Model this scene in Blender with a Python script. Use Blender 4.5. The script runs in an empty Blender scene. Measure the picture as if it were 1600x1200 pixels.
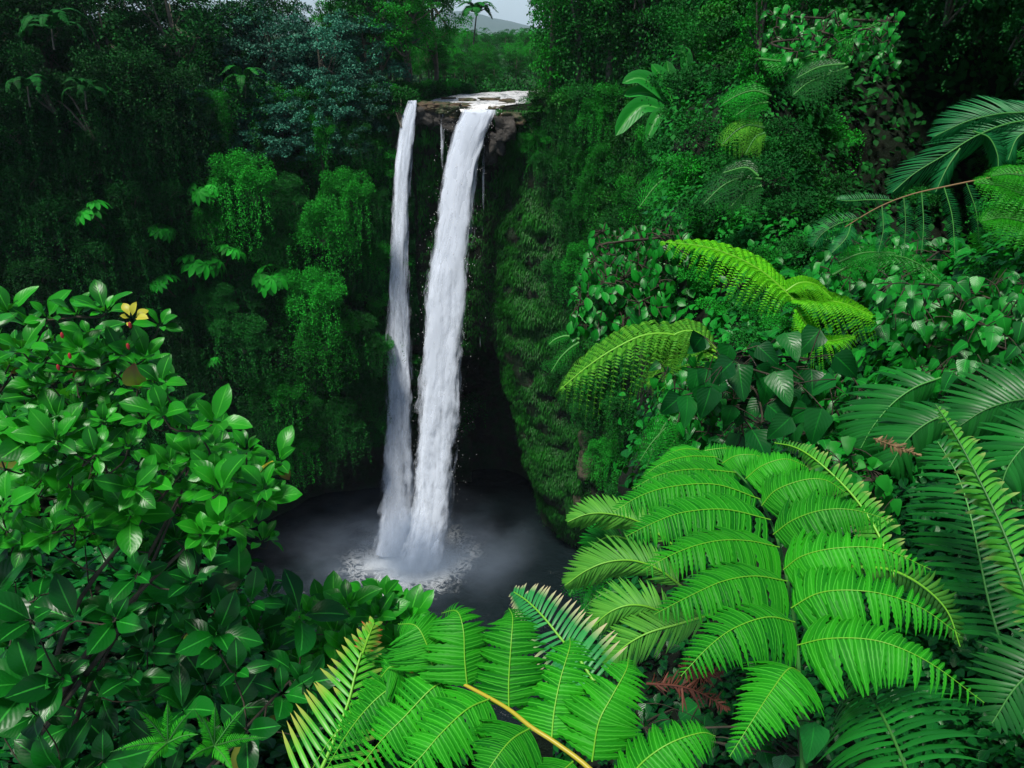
import bpy, math
import numpy as np
from mathutils import Vector

SC = bpy.context.scene
COL = SC.collection
PITCH = math.radians(23.6)
FPX = 1256.0
CAM = np.array([0.0, 0.0, 60.0])
FW = np.array([0, math.cos(PITCH), -math.sin(PITCH)])
UPV = np.array([0, math.sin(PITCH), math.cos(PITCH)])
RT = np.array([1.0, 0, 0])
Z = np.array([0, 0, 1.0])


def ray(px, py):
    return FW + (px - 800) / FPX * RT - (py - 600) / FPX * UPV


def W(px, py, d):
    return CAM + d * ray(px, py)


def WY(px, py, Y):
    r = ray(px, py)
    return CAM + r * (Y / r[1])


def WZ(px, py, z):
    r = ray(px, py)
    return CAM + r * ((z - CAM[2]) / r[2])


def nrm(v):
    v = np.asarray(v, float)
    return v / np.maximum(np.linalg.norm(v, axis=-1, keepdims=True), 1e-9)


# ---------- noise ----------
def _h(ix, iy, iz, seed):
    h = (ix.astype(np.int64) * 374761393 + iy.astype(np.int64) * 668265263 + iz.astype(np.int64) * 2147483647 + seed * 974634777) & 0xffffffff
    h = ((h ^ (h >> 13)) * 1274126177) & 0xffffffff
    h = h ^ (h >> 16)
    return (h & 0xffffff) / float(0xffffff)


def vnoise(p, seed=0):
    p = np.asarray(p, float)
    i = np.floor(p).astype(np.int64)
    f = p - i
    f = f * f * (3 - 2 * f)
    r = 0
    for a in (0, 1):
        for b in (0, 1):
            for c in (0, 1):
                w = (f[..., 0] if a else 1 - f[..., 0]) * (f[..., 1] if b else 1 - f[..., 1]) * (f[..., 2] if c else 1 - f[..., 2])
                r = r + w * _h(i[..., 0] + a, i[..., 1] + b, i[..., 2] + c, seed)
    return r * 2 - 1


def fbm(p, octv=4, seed=0):
    p = np.asarray(p, float)
    r = 0
    a = 0.5
    for k in range(octv):
        r = r + a * vnoise(p * (2 ** k), seed + k * 17)
        a *= 0.5
    return r


# ---------- mesh builder ----------
class MB:
    def __init__(s):
        s.v = []; s.a = []; s.q = []; s.qm = []; s.t = []; s.tm = []; s.n = 0

    def add(s, V, Q=None, T=None, mat=0, tint=0.5, uv=None):
        V = np.asarray(V, float).reshape(-1, 3)
        n = len(V)
        A = np.zeros((n, 3))
        A[:, 0] = tint
        if uv is not None:
            A[:, 1:] = uv
        s.v.append(V); s.a.append(A)
        if Q is not None and len(Q):
            Q = np.asarray(Q, np.int64).reshape(-1, 4)
            s.q.append(Q + s.n); s.qm.append(np.full(len(Q), mat))
        if T is not None and len(T):
            T = np.asarray(T, np.int64).reshape(-1, 3)
            s.t.append(T + s.n); s.tm.append(np.full(len(T), mat))
        s.n += n

    def mesh(s, name, mats, origin=None, smooth=True):
        V = np.concatenate(s.v)
        if origin is not None:
            V = V - np.asarray(origin)
        A = np.concatenate(s.a)
        me = bpy.data.meshes.new(name)
        Q = np.concatenate(s.q) if s.q else np.zeros((0, 4), np.int64)
        T = np.concatenate(s.t) if s.t else np.zeros((0, 3), np.int64)
        mi = np.concatenate((s.qm if s.q else []) + (s.tm if s.t else []))
        loops = np.concatenate([Q.ravel(), T.ravel()]).astype(np.int32)
        st = np.concatenate([np.arange(len(Q)) * 4, len(Q) * 4 + np.arange(len(T)) * 3]).astype(np.int32)
        tot = np.concatenate([np.full(len(Q), 4), np.full(len(T), 3)]).astype(np.int32)
        me.vertices.add(len(V)); me.vertices.foreach_set('co', V.astype(np.float32).ravel())
        me.loops.add(len(loops)); me.loops.foreach_set('vertex_index', loops)
        me.polygons.add(len(st)); me.polygons.foreach_set('loop_start', st); me.polygons.foreach_set('loop_total', tot)
        for m in mats:
            me.materials.append(m)
        me.polygons.foreach_set('material_index', mi.astype(np.int32))
        me.polygons.foreach_set('use_smooth', np.full(len(st), smooth))
        at = me.attributes.new('leaf', 'FLOAT_VECTOR', 'POINT')
        at.data.foreach_set('vector', A.astype(np.float32).ravel())
        me.update(calc_edges=True)
        return me

    def build(s, name, mats, parent=None, smooth=True, origin=None):
        if not isinstance(mats, (list, tuple)):
            mats = [mats]
        if parent is not None and origin is None:
            origin = np.array(parent.get('_o', (0, 0, 0)))
        me = s.mesh(name, mats, origin, smooth)
        o = bpy.data.objects.new(name, me)
        COL.objects.link(o)
        if parent is not None:
            o.parent = parent
            if '_o' in parent:
                o['_o'] = tuple(parent['_o'])
        elif origin is not None:
            o.location = origin
            o['_o'] = tuple(float(x) for x in origin)
        return o


def tag(o, label, cat, group=None):
    o['label'] = label
    o['category'] = cat
    if group:
        o['group'] = group
    return o


def kind(o, k):
    o['kind'] = k
    return o


def thing(name, loc, label, cat, group=None):
    o = bpy.data.objects.new(name, None)
    o.empty_display_size = 0.2
    COL.objects.link(o)
    o.location = tuple(float(x) for x in loc)
    o['_o'] = tuple(float(x) for x in loc)
    return tag(o, label, cat, group)


KIDS = {}


def clone(root, loc, rotz=0.0, scale=1.0, label=None, group=None, tilt=(0, 0)):
    kids = [c for c in root.children]
    r = root.copy()
    COL.objects.link(r)
    r.location = tuple(float(x) for x in loc)
    r.rotation_euler = (tilt[0], tilt[1], rotz)
    r.scale = (scale,) * 3 if np.isscalar(scale) else tuple(scale)
    if label:
        r['label'] = label
    if group:
        r['group'] = group
    for ch in kids:
        c = ch.copy(); COL.objects.link(c); c.parent = r
        for g in ch.children:
            d = g.copy(); COL.objects.link(d); d.parent = c
    return r


# ---------- shapes ----------
def crv(pts, n):
    """Catmull-Rom through pts, n samples."""
    P = np.asarray(pts, float)
    if len(P) == 2:
        t = np.linspace(0, 1, n)[:, None]
        return P[0] * (1 - t) + P[1] * t
    E = np.vstack([2 * P[0] - P[1], P, 2 * P[-1] - P[-2]])
    m = len(P) - 1
    u = np.linspace(0, m, n)
    k = np.minimum(u.astype(int), m - 1)
    t = (u - k)[:, None]
    a, b, c, d = E[k], E[k + 1], E[k + 2], E[k + 3]
    return 0.5 * ((2 * b) + (-a + c) * t + (2 * a - 5 * b + 4 * c - d) * t ** 2 + (-a + 3 * b - 3 * c + d) * t ** 3)


def tangents(P):
    return nrm(np.gradient(P, axis=0))


def tube(mb, P, r, sides=6, mat=0, tint=0.5):
    P = np.asarray(P, float)
    n = len(P)
    r = np.broadcast_to(np.asarray(r, float), (n,))
    T = tangents(P)
    ref = np.where(np.abs(T[:, 2:3]) > 0.9, np.array([[1.0, 0, 0]]), np.array([[0, 0, 1.0]]))
    if np.any(np.abs(T[:, 2]) > 0.9):
        ref = np.broadcast_to(np.array([[0.93, 0.36, 0.05]]), (n, 3))
    A = nrm(np.cross(T, ref))
    B = np.cross(T, A)
    an = np.arange(sides) * 2 * math.pi / sides
    V = P[:, None] + r[:, None, None] * (np.cos(an)[None, :, None] * A[:, None] + np.sin(an)[None, :, None] * B[:, None])
    i = np.arange(n - 1)[:, None]; j = np.arange(sides)[None]
    j2 = (j + 1) % sides
    Q = np.stack([i * sides + j, i * sides + j2, (i + 1) * sides + j2, (i + 1) * sides + j], -1).reshape(-1, 4)
    uv = np.stack([np.tile(np.arange(sides) / sides, n), np.repeat(np.linspace(0, 1, n), sides)], -1)
    mb.add(V, Q, mat=mat, tint=tint, uv=uv)


def grid(mb, V, mat=0, tint=0.5, uv=None, closed_u=False):
    """V (n,m,3)"""
    n, m = V.shape[:2]
    i = np.arange(n - 1)[:, None]; j = np.arange(m - 1)[None]
    Q = np.stack([i * m + j, i * m + j + 1, (i + 1) * m + j + 1, (i + 1) * m + j], -1).reshape(-1, 4)
    mb.add(V, Q, mat=mat, tint=tint, uv=uv)


class Tm:
    pass


def tmpl(n, prof, fold=0.25, droop=0.2, wave=0.0, serr=0.0):
    ts = np.linspace(0, 1, n)
    t = Tm()
    x = []; y = []; zw = []; zl = []; uv = []
    for k, s in enumerate(ts):
        w = prof(s)
        if serr and 0 < k < n - 1:
            w *= 1 + serr * (1 if k % 2 else -1)
        for sx in (-1, 0, 1):
            x.append(sx * w * 0.5); y.append(s)
            zw.append(abs(sx) * w * 0.5 * fold + (wave * math.sin(s * 9 + sx * 2) * abs(sx) * 0.12))
            zl.append(-droop * s * s)
            uv.append((sx, s))
    q = []
    for k in range(n - 1):
        for c in (0, 1):
            q.append((k * 3 + c, k * 3 + c + 1, (k + 1) * 3 + c + 1, (k + 1) * 3 + c))
    t.x, t.y, t.zw, t.zl = map(np.array, (x, y, zw, zl)); t.uv = np.array(uv); t.q = np.array(q)
    return t


def diamond(fold=0.3, droop=0.2, wmid=0.45):
    t = Tm()
    t.x = np.array([0, -0.5, 0, 0.5]); t.y = np.array([0, wmid, 1, wmid])
    t.zw = np.array([0, fold * 0.5, 0, fold * 0.5]); t.zl = -droop * t.y ** 2
    t.uv = np.array([(0, 0), (-1, wmid), (0, 1), (1, wmid)], float)
    t.q = np.array([(0, 1, 2, 3)])
    return t


def leaves(mb, tm, P, D, N, L, Wd, tint=0.5, mat=0):
    P = np.asarray(P, float).reshape(-1, 3); m = len(P)
    if m == 0:
        return
    D = nrm(np.broadcast_to(D, (m, 3))); N = np.broadcast_to(N, (m, 3))
    S = nrm(np.cross(D, N)); N = np.cross(S, D)
    L = np.broadcast_to(L, (m,)); Wd = np.broadcast_to(Wd, (m,)); tint = np.broadcast_to(tint, (m,))
    K = len(tm.x)
    V = (P[:, None] + (tm.x[None] * Wd[:, None])[..., None] * S[:, None]
         + (tm.y[None] * L[:, None])[..., None] * D[:, None]
         + (tm.zw[None] * Wd[:, None] + tm.zl[None] * L[:, None])[..., None] * N[:, None])
    Q = (np.arange(m)[:, None, None] * K + tm.q[None]).reshape(-1, 4)
    uv = np.broadcast_to(tm.uv[None], (m, K, 2)).reshape(-1, 2)
    mb.add(V, Q, mat=mat, tint=np.repeat(tint, K), uv=uv)


DIA = diamond()
DIAN = diamond(0.15, 0.35, 0.35)
LEAF = tmpl(8, lambda s: max(0.03, math.sin(math.pi * min(1, s * 1.0) ** 1.15) ** 0.75), 0.3, 0.22, 0.5)
LEAF5 = tmpl(5, lambda s: max(0.03, math.sin(math.pi * s ** 1.1) ** 0.7), 0.3, 0.25)
OBOV = tmpl(9, lambda s: max(0.05, math.sin(math.pi * s ** 1.45) ** 0.8) if s < 1 else 0.03, 0.35, 0.3, 0.6)
HEART = tmpl(9, lambda s: 0.06 if s == 0 else max(0.02, (1 - s) ** 0.62 * min(1, s * 4.2 + 0.35) * 1.05), 0.25, 0.25, 0.3)
PINN = tmpl(8, lambda s: max(0.05, (1 - s ** 3.5) * (0.85 + 0.15 * math.sin(s * 3))), -0.30, 0.30, 0, 0.10)
BLADE = tmpl(6, lambda s: max(0.04, math.sin(math.pi * (0.12 + 0.88 * s)) ** 0.6), -0.35, 0.45)
BLADE4 = tmpl(4, lambda s: max(0.04, math.sin(math.pi * (0.15 + 0.85 * s)) ** 0.7), -0.3, 0.4)


def rdir(rng, n):
    v = rng.normal(size=(n, 3))
    return nrm(v)


def blob(mb, c, r, rng, mat=0, tint=0.5, res=(10, 14), amp=0.35, freq=1.0, seed=0):
    """rock-like lump, r=(rx,ry,rz)"""
    th = np.linspace(0.02, math.pi - 0.02, res[0])[:, None]
    ph = np.linspace(0, 2 * math.pi, res[1] + 1)[None]
    d = np.stack([np.sin(th) * np.cos(ph), np.sin(th) * np.sin(ph), np.cos(th) * np.ones_like(ph)], -1)
    k = 1 + amp * fbm(d * 1.3 * freq + seed * 7.3, 4, seed)
    V = d * k[..., None] * np.asarray(r) + np.asarray(c)
    grid(mb, V, mat, tint)
# ---------- materials ----------
def newmat(name):
    m = bpy.data.materials.new(name)
    m.use_nodes = True
    nt = m.node_tree
    nt.nodes.clear()
    return m, nt


def nd(nt, typ, **kw):
    n = nt.nodes.new(typ)
    for k, v in kw.items():
        if k == 'inp':
            for kk, vv in v.items():
                n.inputs[kk].default_value = vv
        else:
            setattr(n, k, v)
    return n


def c4(c):
    return (c[0], c[1], c[2], 1.0)


def leafmat(name, ca, cb, rough=0.42, trans=0.22, rib=None, ribw=0.07, objvar=0.35, spec=0.4, vein=0.0, tipc=None, edgec=None):
    """procedural foliage: colour runs from ca to cb with leaf age, optional paler midrib and coloured tip"""
    m, nt = newmat(name)
    L = nt.links.new
    out = nd(nt, 'ShaderNodeOutputMaterial')
    at = nd(nt, 'ShaderNodeAttribute', attribute_name='leaf')
    sep = nd(nt, 'ShaderNodeSeparateXYZ')
    L(at.outputs['Vector'], sep.inputs[0])
    mix = nd(nt, 'ShaderNodeMix', data_type='RGBA')
    mix.inputs[6].default_value = c4(ca); mix.inputs[7].default_value = c4(cb)
    L(sep.outputs[0], mix.inputs[0])
    col = mix.outputs[2]
    if edgec:
        a = nd(nt, 'ShaderNodeMath', operation='ABSOLUTE'); L(sep.outputs[1], a.inputs[0])
        mr = nd(nt, 'ShaderNodeMapRange', inp={1: 0.45, 2: 1.0}); L(a.outputs[0], mr.inputs[0])
        x = nd(nt, 'ShaderNodeMix', data_type='RGBA'); x.inputs[7].default_value = c4(edgec)
        L(mr.outputs[0], x.inputs[0]); L(col, x.inputs[6]); col = x.outputs[2]
    if rib:
        a = nd(nt, 'ShaderNodeMath', operation='ABSOLUTE'); L(sep.outputs[1], a.inputs[0])
        mr = nd(nt, 'ShaderNodeMapRange', inp={1: ribw, 2: ribw * 2.4, 3: 1.0, 4: 0.0}); L(a.outputs[0], mr.inputs[0])
        x = nd(nt, 'ShaderNodeMix', data_type='RGBA'); x.inputs[7].default_value = c4(rib)
        L(mr.outputs[0], x.inputs[0]); L(col, x.inputs[6]); col = x.outputs[2]
    if tipc:
        mr = nd(nt, 'ShaderNodeMapRange', inp={1: 0.5, 2: 0.95}); L(sep.outputs[2], mr.inputs[0])
        x = nd(nt, 'ShaderNodeMix', data_type='RGBA'); x.inputs[7].default_value = c4(tipc)
        L(mr.outputs[0], x.inputs[0]); L(col, x.inputs[6]); col = x.outputs[2]
    oi = nd(nt, 'ShaderNodeObjectInfo')
    mr = nd(nt, 'ShaderNodeMapRange', inp={3: 1 - objvar, 4: 1 + objvar}); L(oi.outputs['Random'], mr.inputs[0])
    hv = nd(nt, 'ShaderNodeHueSaturation'); L(col, hv.inputs['Color']); L(mr.outputs[0], hv.inputs['Value'])
    col = hv.outputs[0]
    bs = nd(nt, 'ShaderNodeBsdfPrincipled', inp={'Roughness': rough, 'Specular IOR Level': spec})
    L(col, bs.inputs['Base Color'])
    if vein:
        a = nd(nt, 'ShaderNodeMath', operation='ABSOLUTE'); L(sep.outputs[1], a.inputs[0])
        b = nd(nt, 'ShaderNodeMath', operation='MULTIPLY', inp={1: -0.35}); L(a.outputs[0], b.inputs[0])
        c = nd(nt, 'ShaderNodeMath', operation='ADD'); L(b.outputs[0], c.inputs[0]); L(sep.outputs[2], c.inputs[1])
        d = nd(nt, 'ShaderNodeMath', operation='MULTIPLY', inp={1: 52.0}); L(c.outputs[0], d.inputs[0])
        e = nd(nt, 'ShaderNodeMath', operation='SINE'); L(d.outputs[0], e.inputs[0])
        bp = nd(nt, 'ShaderNodeBump', inp={'Strength': vein, 'Distance': 0.004}); L(e.outputs[0], bp.inputs['Height'])
        L(bp.outputs[0], bs.inputs['Normal'])
    sh = bs.outputs[0]
    if trans:
        tr = nd(nt, 'ShaderNodeBsdfTranslucent')
        h2 = nd(nt, 'ShaderNodeHueSaturation', inp={'Hue': 0.485, 'Value': 1.15}); L(col, h2.inputs['Color']); L(h2.outputs[0], tr.inputs[0])
        ms = nd(nt, 'ShaderNodeMixShader', inp={0: trans}); L(sh, ms.inputs[1]); L(tr.outputs[0], ms.inputs[2]); sh = ms.outputs[0]
    L(sh, out.inputs[0])
    return m


def groundmat(name, cols, scale=1.0, rough=0.85, bump=0.6, dist=0.3):
    m, nt = newmat(name)
    L = nt.links.new
    out = nd(nt, 'ShaderNodeOutputMaterial')
    tc = nd(nt, 'ShaderNodeTexCoord')
    n1 = nd(nt, 'ShaderNodeTexNoise', inp={'Scale': scale, 'Detail': 8.0, 'Roughness': 0.65}); L(tc.outputs['Object'], n1.inputs['Vector'])
    cr = nd(nt, 'ShaderNodeValToRGB')
    e = cr.color_ramp.elements
    e[0].position = 0.3; e[0].color = c4(cols[0]); e[1].position = 0.7; e[1].color = c4(cols[-1])
    for k, c in enumerate(cols[1:-1]):
        x = e.new(0.3 + 0.4 * (k + 1) / (len(cols) - 1)); x.color = c4(c)
    L(n1.outputs[0], cr.inputs[0])
    n2 = nd(nt, 'ShaderNodeTexNoise', inp={'Scale': scale * 5, 'Detail': 6.0, 'Roughness': 0.7}); L(tc.outputs['Object'], n2.inputs['Vector'])
    bp = nd(nt, 'ShaderNodeBump', inp={'Strength': bump, 'Distance': dist}); L(n2.outputs[0], bp.inputs['Height'])
    bs = nd(nt, 'ShaderNodeBsdfPrincipled', inp={'Roughness': rough, 'Specular IOR Level': 0.3})
    L(cr.outputs[0], bs.inputs['Base Color']); L(bp.outputs[0], bs.inputs['Normal'])
    L(bs.outputs[0], out.inputs[0])
    return m


M = {}
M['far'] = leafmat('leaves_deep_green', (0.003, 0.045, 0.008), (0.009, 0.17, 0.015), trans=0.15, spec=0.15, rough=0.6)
M['fardark'] = leafmat('leaves_shaded_green', (0.002, 0.026, 0.006), (0.007, 0.115, 0.014), trans=0.1, spec=0.12, rough=0.65)  # dimmer copy of the deep green, with gorge shade put into the colour
M['farbright'] = leafmat('leaves_fresh_green', (0.004, 0.09, 0.010), (0.016, 0.38, 0.020), trans=0.2, spec=0.15, rough=0.6)
M['blue'] = leafmat('leaves_blue_green', (0.008, 0.050, 0.032), (0.040, 0.21, 0.125), rough=0.55, spec=0.25, trans=0.1)
M['moss'] = leafmat('hanging_fern_green', (0.003, 0.05, 0.005), (0.014, 0.20, 0.010), trans=0.15, rough=0.55, spec=0.2)
M['fern'] = leafmat('fern_bright_green', (0.003, 0.14, 0.006), (0.030, 0.40, 0.010), trans=0.3, rough=0.5, objvar=0.14, spec=0.15, rib=(0.06, 0.46, 0.03), ribw=0.07)
M['fernmid'] = leafmat('fern_mid_green', (0.003, 0.12, 0.010), (0.014, 0.32, 0.016), trans=0.22, rough=0.5, objvar=0.2, spec=0.2)
M['ferndark'] = leafmat('fern_dark_green', (0.004, 0.06, 0.010), (0.010, 0.15, 0.014), trans=0.2, rough=0.45, objvar=0.15)
M['fernyel'] = leafmat('fern_yellow_green', (0.05, 0.46, 0.012), (0.21, 0.76, 0.020), trans=0.4, rough=0.55, objvar=0.1, spec=0.12)
M['fernpale'] = leafmat('fern_pale_green', (0.03, 0.24, 0.015), (0.14, 0.46, 0.035), trans=0.3, rough=0.5, objvar=0.1, spec=0.15)
M['fernolive'] = leafmat('fern_olive_green', (0.03, 0.20, 0.015), (0.11, 0.38, 0.04), trans=0.2, rough=0.5, objvar=0.15, spec=0.25)
M['palmblue'] = leafmat('palm_blue_green', (0.002, 0.09, 0.022), (0.007, 0.21, 0.042), trans=0.15, rough=0.5, objvar=0.1)
M['palmdark'] = leafmat('palm_dark_green', (0.004, 0.080, 0.010), (0.012, 0.20, 0.020), trans=0.2, rough=0.4, objvar=0.15, spec=0.35)
M['palmedge'] = leafmat('palm_pale_edged', (0.03, 0.26, 0.02), (0.10, 0.42, 0.04), trans=0.25, rough=0.4, objvar=0.1, tipc=(0.45, 0.55, 0.16))
M['cycad'] = leafmat('leaflets_pink_tipped', (0.02, 0.30, 0.015), (0.10, 0.50, 0.02), trans=0.25, rough=0.4, objvar=0.05, tipc=(0.42, 0.44, 0.08), rib=(0.2, 0.5, 0.06))
M['cycadred'] = leafmat('leaflets_red_tipped', (0.10, 0.30, 0.02), (0.20, 0.40, 0.03), trans=0.25, rough=0.4, objvar=0.05, tipc=(0.62, 0.10, 0.05))
M['dleaf'] = leafmat('leaflets_pale_tipped', (0.01, 0.16, 0.04), (0.04, 0.32, 0.07), trans=0.2, rough=0.4, objvar=0.05, tipc=(0.65, 0.55, 0.32))
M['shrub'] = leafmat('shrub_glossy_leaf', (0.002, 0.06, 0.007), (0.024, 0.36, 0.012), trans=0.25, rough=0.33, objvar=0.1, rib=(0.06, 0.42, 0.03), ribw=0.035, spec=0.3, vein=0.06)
M['shrublow'] = leafmat('shrub_shaded_leaf', (0.001, 0.024, 0.005), (0.006, 0.15, 0.011), trans=0.2, rough=0.32, objvar=0.1, rib=(0.03, 0.30, 0.03), ribw=0.035, spec=0.3, vein=0.07)  # leaf colour lowered to stand in for shade on the lower shrub
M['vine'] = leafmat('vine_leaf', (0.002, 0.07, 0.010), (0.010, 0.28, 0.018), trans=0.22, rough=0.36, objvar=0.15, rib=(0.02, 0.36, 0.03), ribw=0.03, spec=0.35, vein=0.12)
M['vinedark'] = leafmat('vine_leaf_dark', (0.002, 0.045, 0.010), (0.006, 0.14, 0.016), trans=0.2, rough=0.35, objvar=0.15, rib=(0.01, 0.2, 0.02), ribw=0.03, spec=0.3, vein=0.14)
M['banana'] = leafmat('broad_paddle_leaf', (0.003, 0.11, 0.010), (0.012, 0.24, 0.018), trans=0.2, rough=0.35, rib=(0.05, 0.30, 0.04), ribw=0.05, vein=0.3, edgec=(0.02, 0.22, 0.03), spec=0.2)
M['yellow'] = leafmat('yellow_leaf', (0.42, 0.42, 0.03), (0.60, 0.56, 0.05), trans=0.3, rough=0.45, objvar=0.02, rib=(0.5, 0.45, 0.05))
M['red'] = leafmat('red_bud', (0.25, 0.008, 0.012), (0.45, 0.02, 0.02), trans=0.1, rough=0.4, objvar=0.02)
M['dead'] = leafmat('dead_frond_brown', (0.035, 0.010, 0.006), (0.15, 0.04, 0.02), trans=0.1, rough=0.7, objvar=0.1)
M['tan'] = leafmat('dead_frond_tan', (0.12, 0.07, 0.03), (0.34, 0.22, 0.10), trans=0.1, rough=0.7, objvar=0.1)
M['rachis'] = leafmat('rachis_yellow_green', (0.10, 0.38, 0.02), (0.18, 0.44, 0.02), trans=0, rough=0.4, objvar=0.05)
M['rachiso'] = leafmat('rachis_orange_yellow', (0.36, 0.30, 0.02), (0.44, 0.36, 0.03), trans=0, rough=0.4, objvar=0.05)
M['stem'] = leafmat('stem_green', (0.03, 0.16, 0.02), (0.06, 0.24, 0.04), trans=0, rough=0.5)
M['twig'] = groundmat('twig_bark', [(0.012, 0.012, 0.007), (0.06, 0.05, 0.032)], 6.0, 0.8, 0.4, 0.02)
M['trunk'] = groundmat('tree_bark', [(0.035, 0.03, 0.022), (0.14, 0.125, 0.10), (0.05, 0.06, 0.03)], 1.4, 0.85, 0.6, 0.1)
M['palegrey'] = groundmat('pale_bark', [(0.16, 0.15, 0.13), (0.38, 0.36, 0.32)], 1.0, 0.8, 0.4, 0.1)
M['cliff'] = groundmat('cliff_rock_moss', [(0.006, 0.010, 0.006), (0.018, 0.020, 0.012), (0.008, 0.035, 0.008), (0.022, 0.022, 0.016)], 0.35, 0.8, 0.9, 0.5)
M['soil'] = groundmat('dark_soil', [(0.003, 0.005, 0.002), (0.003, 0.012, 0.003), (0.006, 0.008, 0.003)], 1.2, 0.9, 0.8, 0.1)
M['plateau'] = groundmat('forest_floor', [(0.01, 0.03, 0.01), (0.012, 0.06, 0.014), (0.02, 0.05, 0.015)], 0.06, 0.9, 0.8, 1.0)
M['ledge'] = groundmat('brown_river_rock', [(0.03, 0.024, 0.016), (0.11, 0.075, 0.045), (0.03, 0.055, 0.018), (0.20, 0.15, 0.11)], 0.6, 0.6, 0.9, 0.25)
M['wetrock'] = groundmat('black_wet_rock', [(0.012, 0.012, 0.012), (0.045, 0.04, 0.034), (0.09, 0.08, 0.07)], 0.7, 0.45, 0.9, 0.25)
M['landslip'] = groundmat('bare_slip_rock', [(0.03, 0.04, 0.015), (0.15, 0.12, 0.085), (0.02, 0.05, 0.012), (0.24, 0.20, 0.16)], 1.2, 0.85, 0.9, 0.3)
M['grass'] = leafmat('grass_green', (0.008, 0.14, 0.012), (0.02, 0.30, 0.02), trans=0.2, rough=0.6)
M['hill'] = groundmat('far_forest_hill', [(0.010, 0.045, 0.022), (0.022, 0.075, 0.035)], 0.02, 0.95, 0.3, 5.0)
M['oldleaf'] = leafmat('leaf_turning_yellow', (0.10, 0.16, 0.02), (0.34, 0.36, 0.05), trans=0.25, rough=0.5, objvar=0.1, rib=(0.2, 0.2, 0.05), tipc=(0.20, 0.09, 0.03))
# ---------- world, camera, light ----------
cam = bpy.data.cameras.new('camera'); camo = bpy.data.objects.new('camera', cam); COL.objects.link(camo)
camo.location = tuple(CAM); camo.rotation_euler = (math.pi / 2 - PITCH, 0, 0)
cam.sensor_width = 36; cam.lens = 36 * FPX / 1600; cam.clip_start = 0.05; cam.clip_end = 20000
SC.camera = camo
SUN_EL, SUN_AZ = math.radians(66), math.radians(216)   # azimuth clockwise from +Y
wd = bpy.data.worlds.new('World'); SC.world = wd; wd.use_nodes = True
nt = wd.node_tree; nt.nodes.clear()
sky = nd(nt, 'ShaderNodeTexSky', sky_type='NISHITA', sun_disc=False, sun_elevation=SUN_EL, sun_rotation=SUN_AZ, air_density=1.0, dust_density=1.5, ozone_density=2.0)
hs = nd(nt, 'ShaderNodeHueSaturation', inp={'Saturation': 1.1, 'Value': 1.0})
bg = nd(nt, 'ShaderNodeBackground', inp={'Strength': 0.06})
wo = nd(nt, 'ShaderNodeOutputWorld')
nt.links.new(sky.outputs[0], hs.inputs['Color']); nt.links.new(hs.outputs[0], bg.inputs[0])
# bright pale cloud low over the horizon
tcw = nd(nt, 'ShaderNodeTexCoord'); spw = nd(nt, 'ShaderNodeSeparateXYZ'); nt.links.new(tcw.outputs['Generated'], spw.inputs[0])
mrw = nd(nt, 'ShaderNodeMapRange', interpolation_type='SMOOTHSTEP', inp={1: 0.04, 2: 0.22, 3: 1.0, 4: 0.0}); nt.links.new(spw.outputs[2], mrw.inputs[0])
nzw = nd(nt, 'ShaderNodeTexNoise', inp={'Scale': 5.0, 'Detail': 5.0}); nt.links.new(tcw.outputs['Generated'], nzw.inputs['Vector'])
mrn = nd(nt, 'ShaderNodeMapRange', inp={1: 0.3, 2: 0.7, 3: 0.30, 4: 0.55}); nt.links.new(nzw.outputs[0], mrn.inputs[0])
mmw = nd(nt, 'ShaderNodeMath', operation='MULTIPLY'); nt.links.new(mrw.outputs[0], mmw.inputs[0]); nt.links.new(mrn.outputs[0], mmw.inputs[1])
bg2 = nd(nt, 'ShaderNodeBackground', inp={'Color': (0.62, 0.84, 1.0, 1)}); nt.links.new(mmw.outputs[0], bg2.inputs['Strength'])
adw = nd(nt, 'ShaderNodeAddShader'); nt.links.new(bg.outputs[0], adw.inputs[0]); nt.links.new(bg2.outputs[0], adw.inputs[1]); nt.links.new(adw.outputs[0], wo.inputs[0])
sl = bpy.data.lights.new('sun', 'SUN'); sl.energy = 3.6; sl.angle = math.radians(11); sl.color = (1.0, 0.96, 0.88)
so = bpy.data.objects.new('sun', sl); COL.objects.link(so)
sd = Vector((math.cos(SUN_EL) * math.sin(SUN_AZ), math.cos(SUN_EL) * math.cos(SUN_AZ), math.sin(SUN_EL)))
so.rotation_euler = sd.to_track_quat('Z', 'Y').to_euler(); so.location = (0, 0, 120)
SC.view_settings.view_transform = 'Standard'; SC.view_settings.look = 'None'; SC.view_settings.gamma = 1; SC.view_settings.exposure = 0.5
SC.render.engine = 'CYCLES'
cy = SC.cycles
cy.max_bounces = 8; cy.diffuse_bounces = 1; cy.glossy_bounces = 2; cy.transmission_bounces = 2; cy.transparent_max_bounces = 24; cy.volume_bounces = 1
cy.use_denoising = True; cy.denoising_prefilter = 'ACCURATE'; cy.denoising_input_passes = 'RGB_ALBEDO_NORMAL'
cy.volume_step_rate = 3.0; cy.volume_max_steps = 96
cy.sample_clamp_indirect = 3.0

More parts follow.
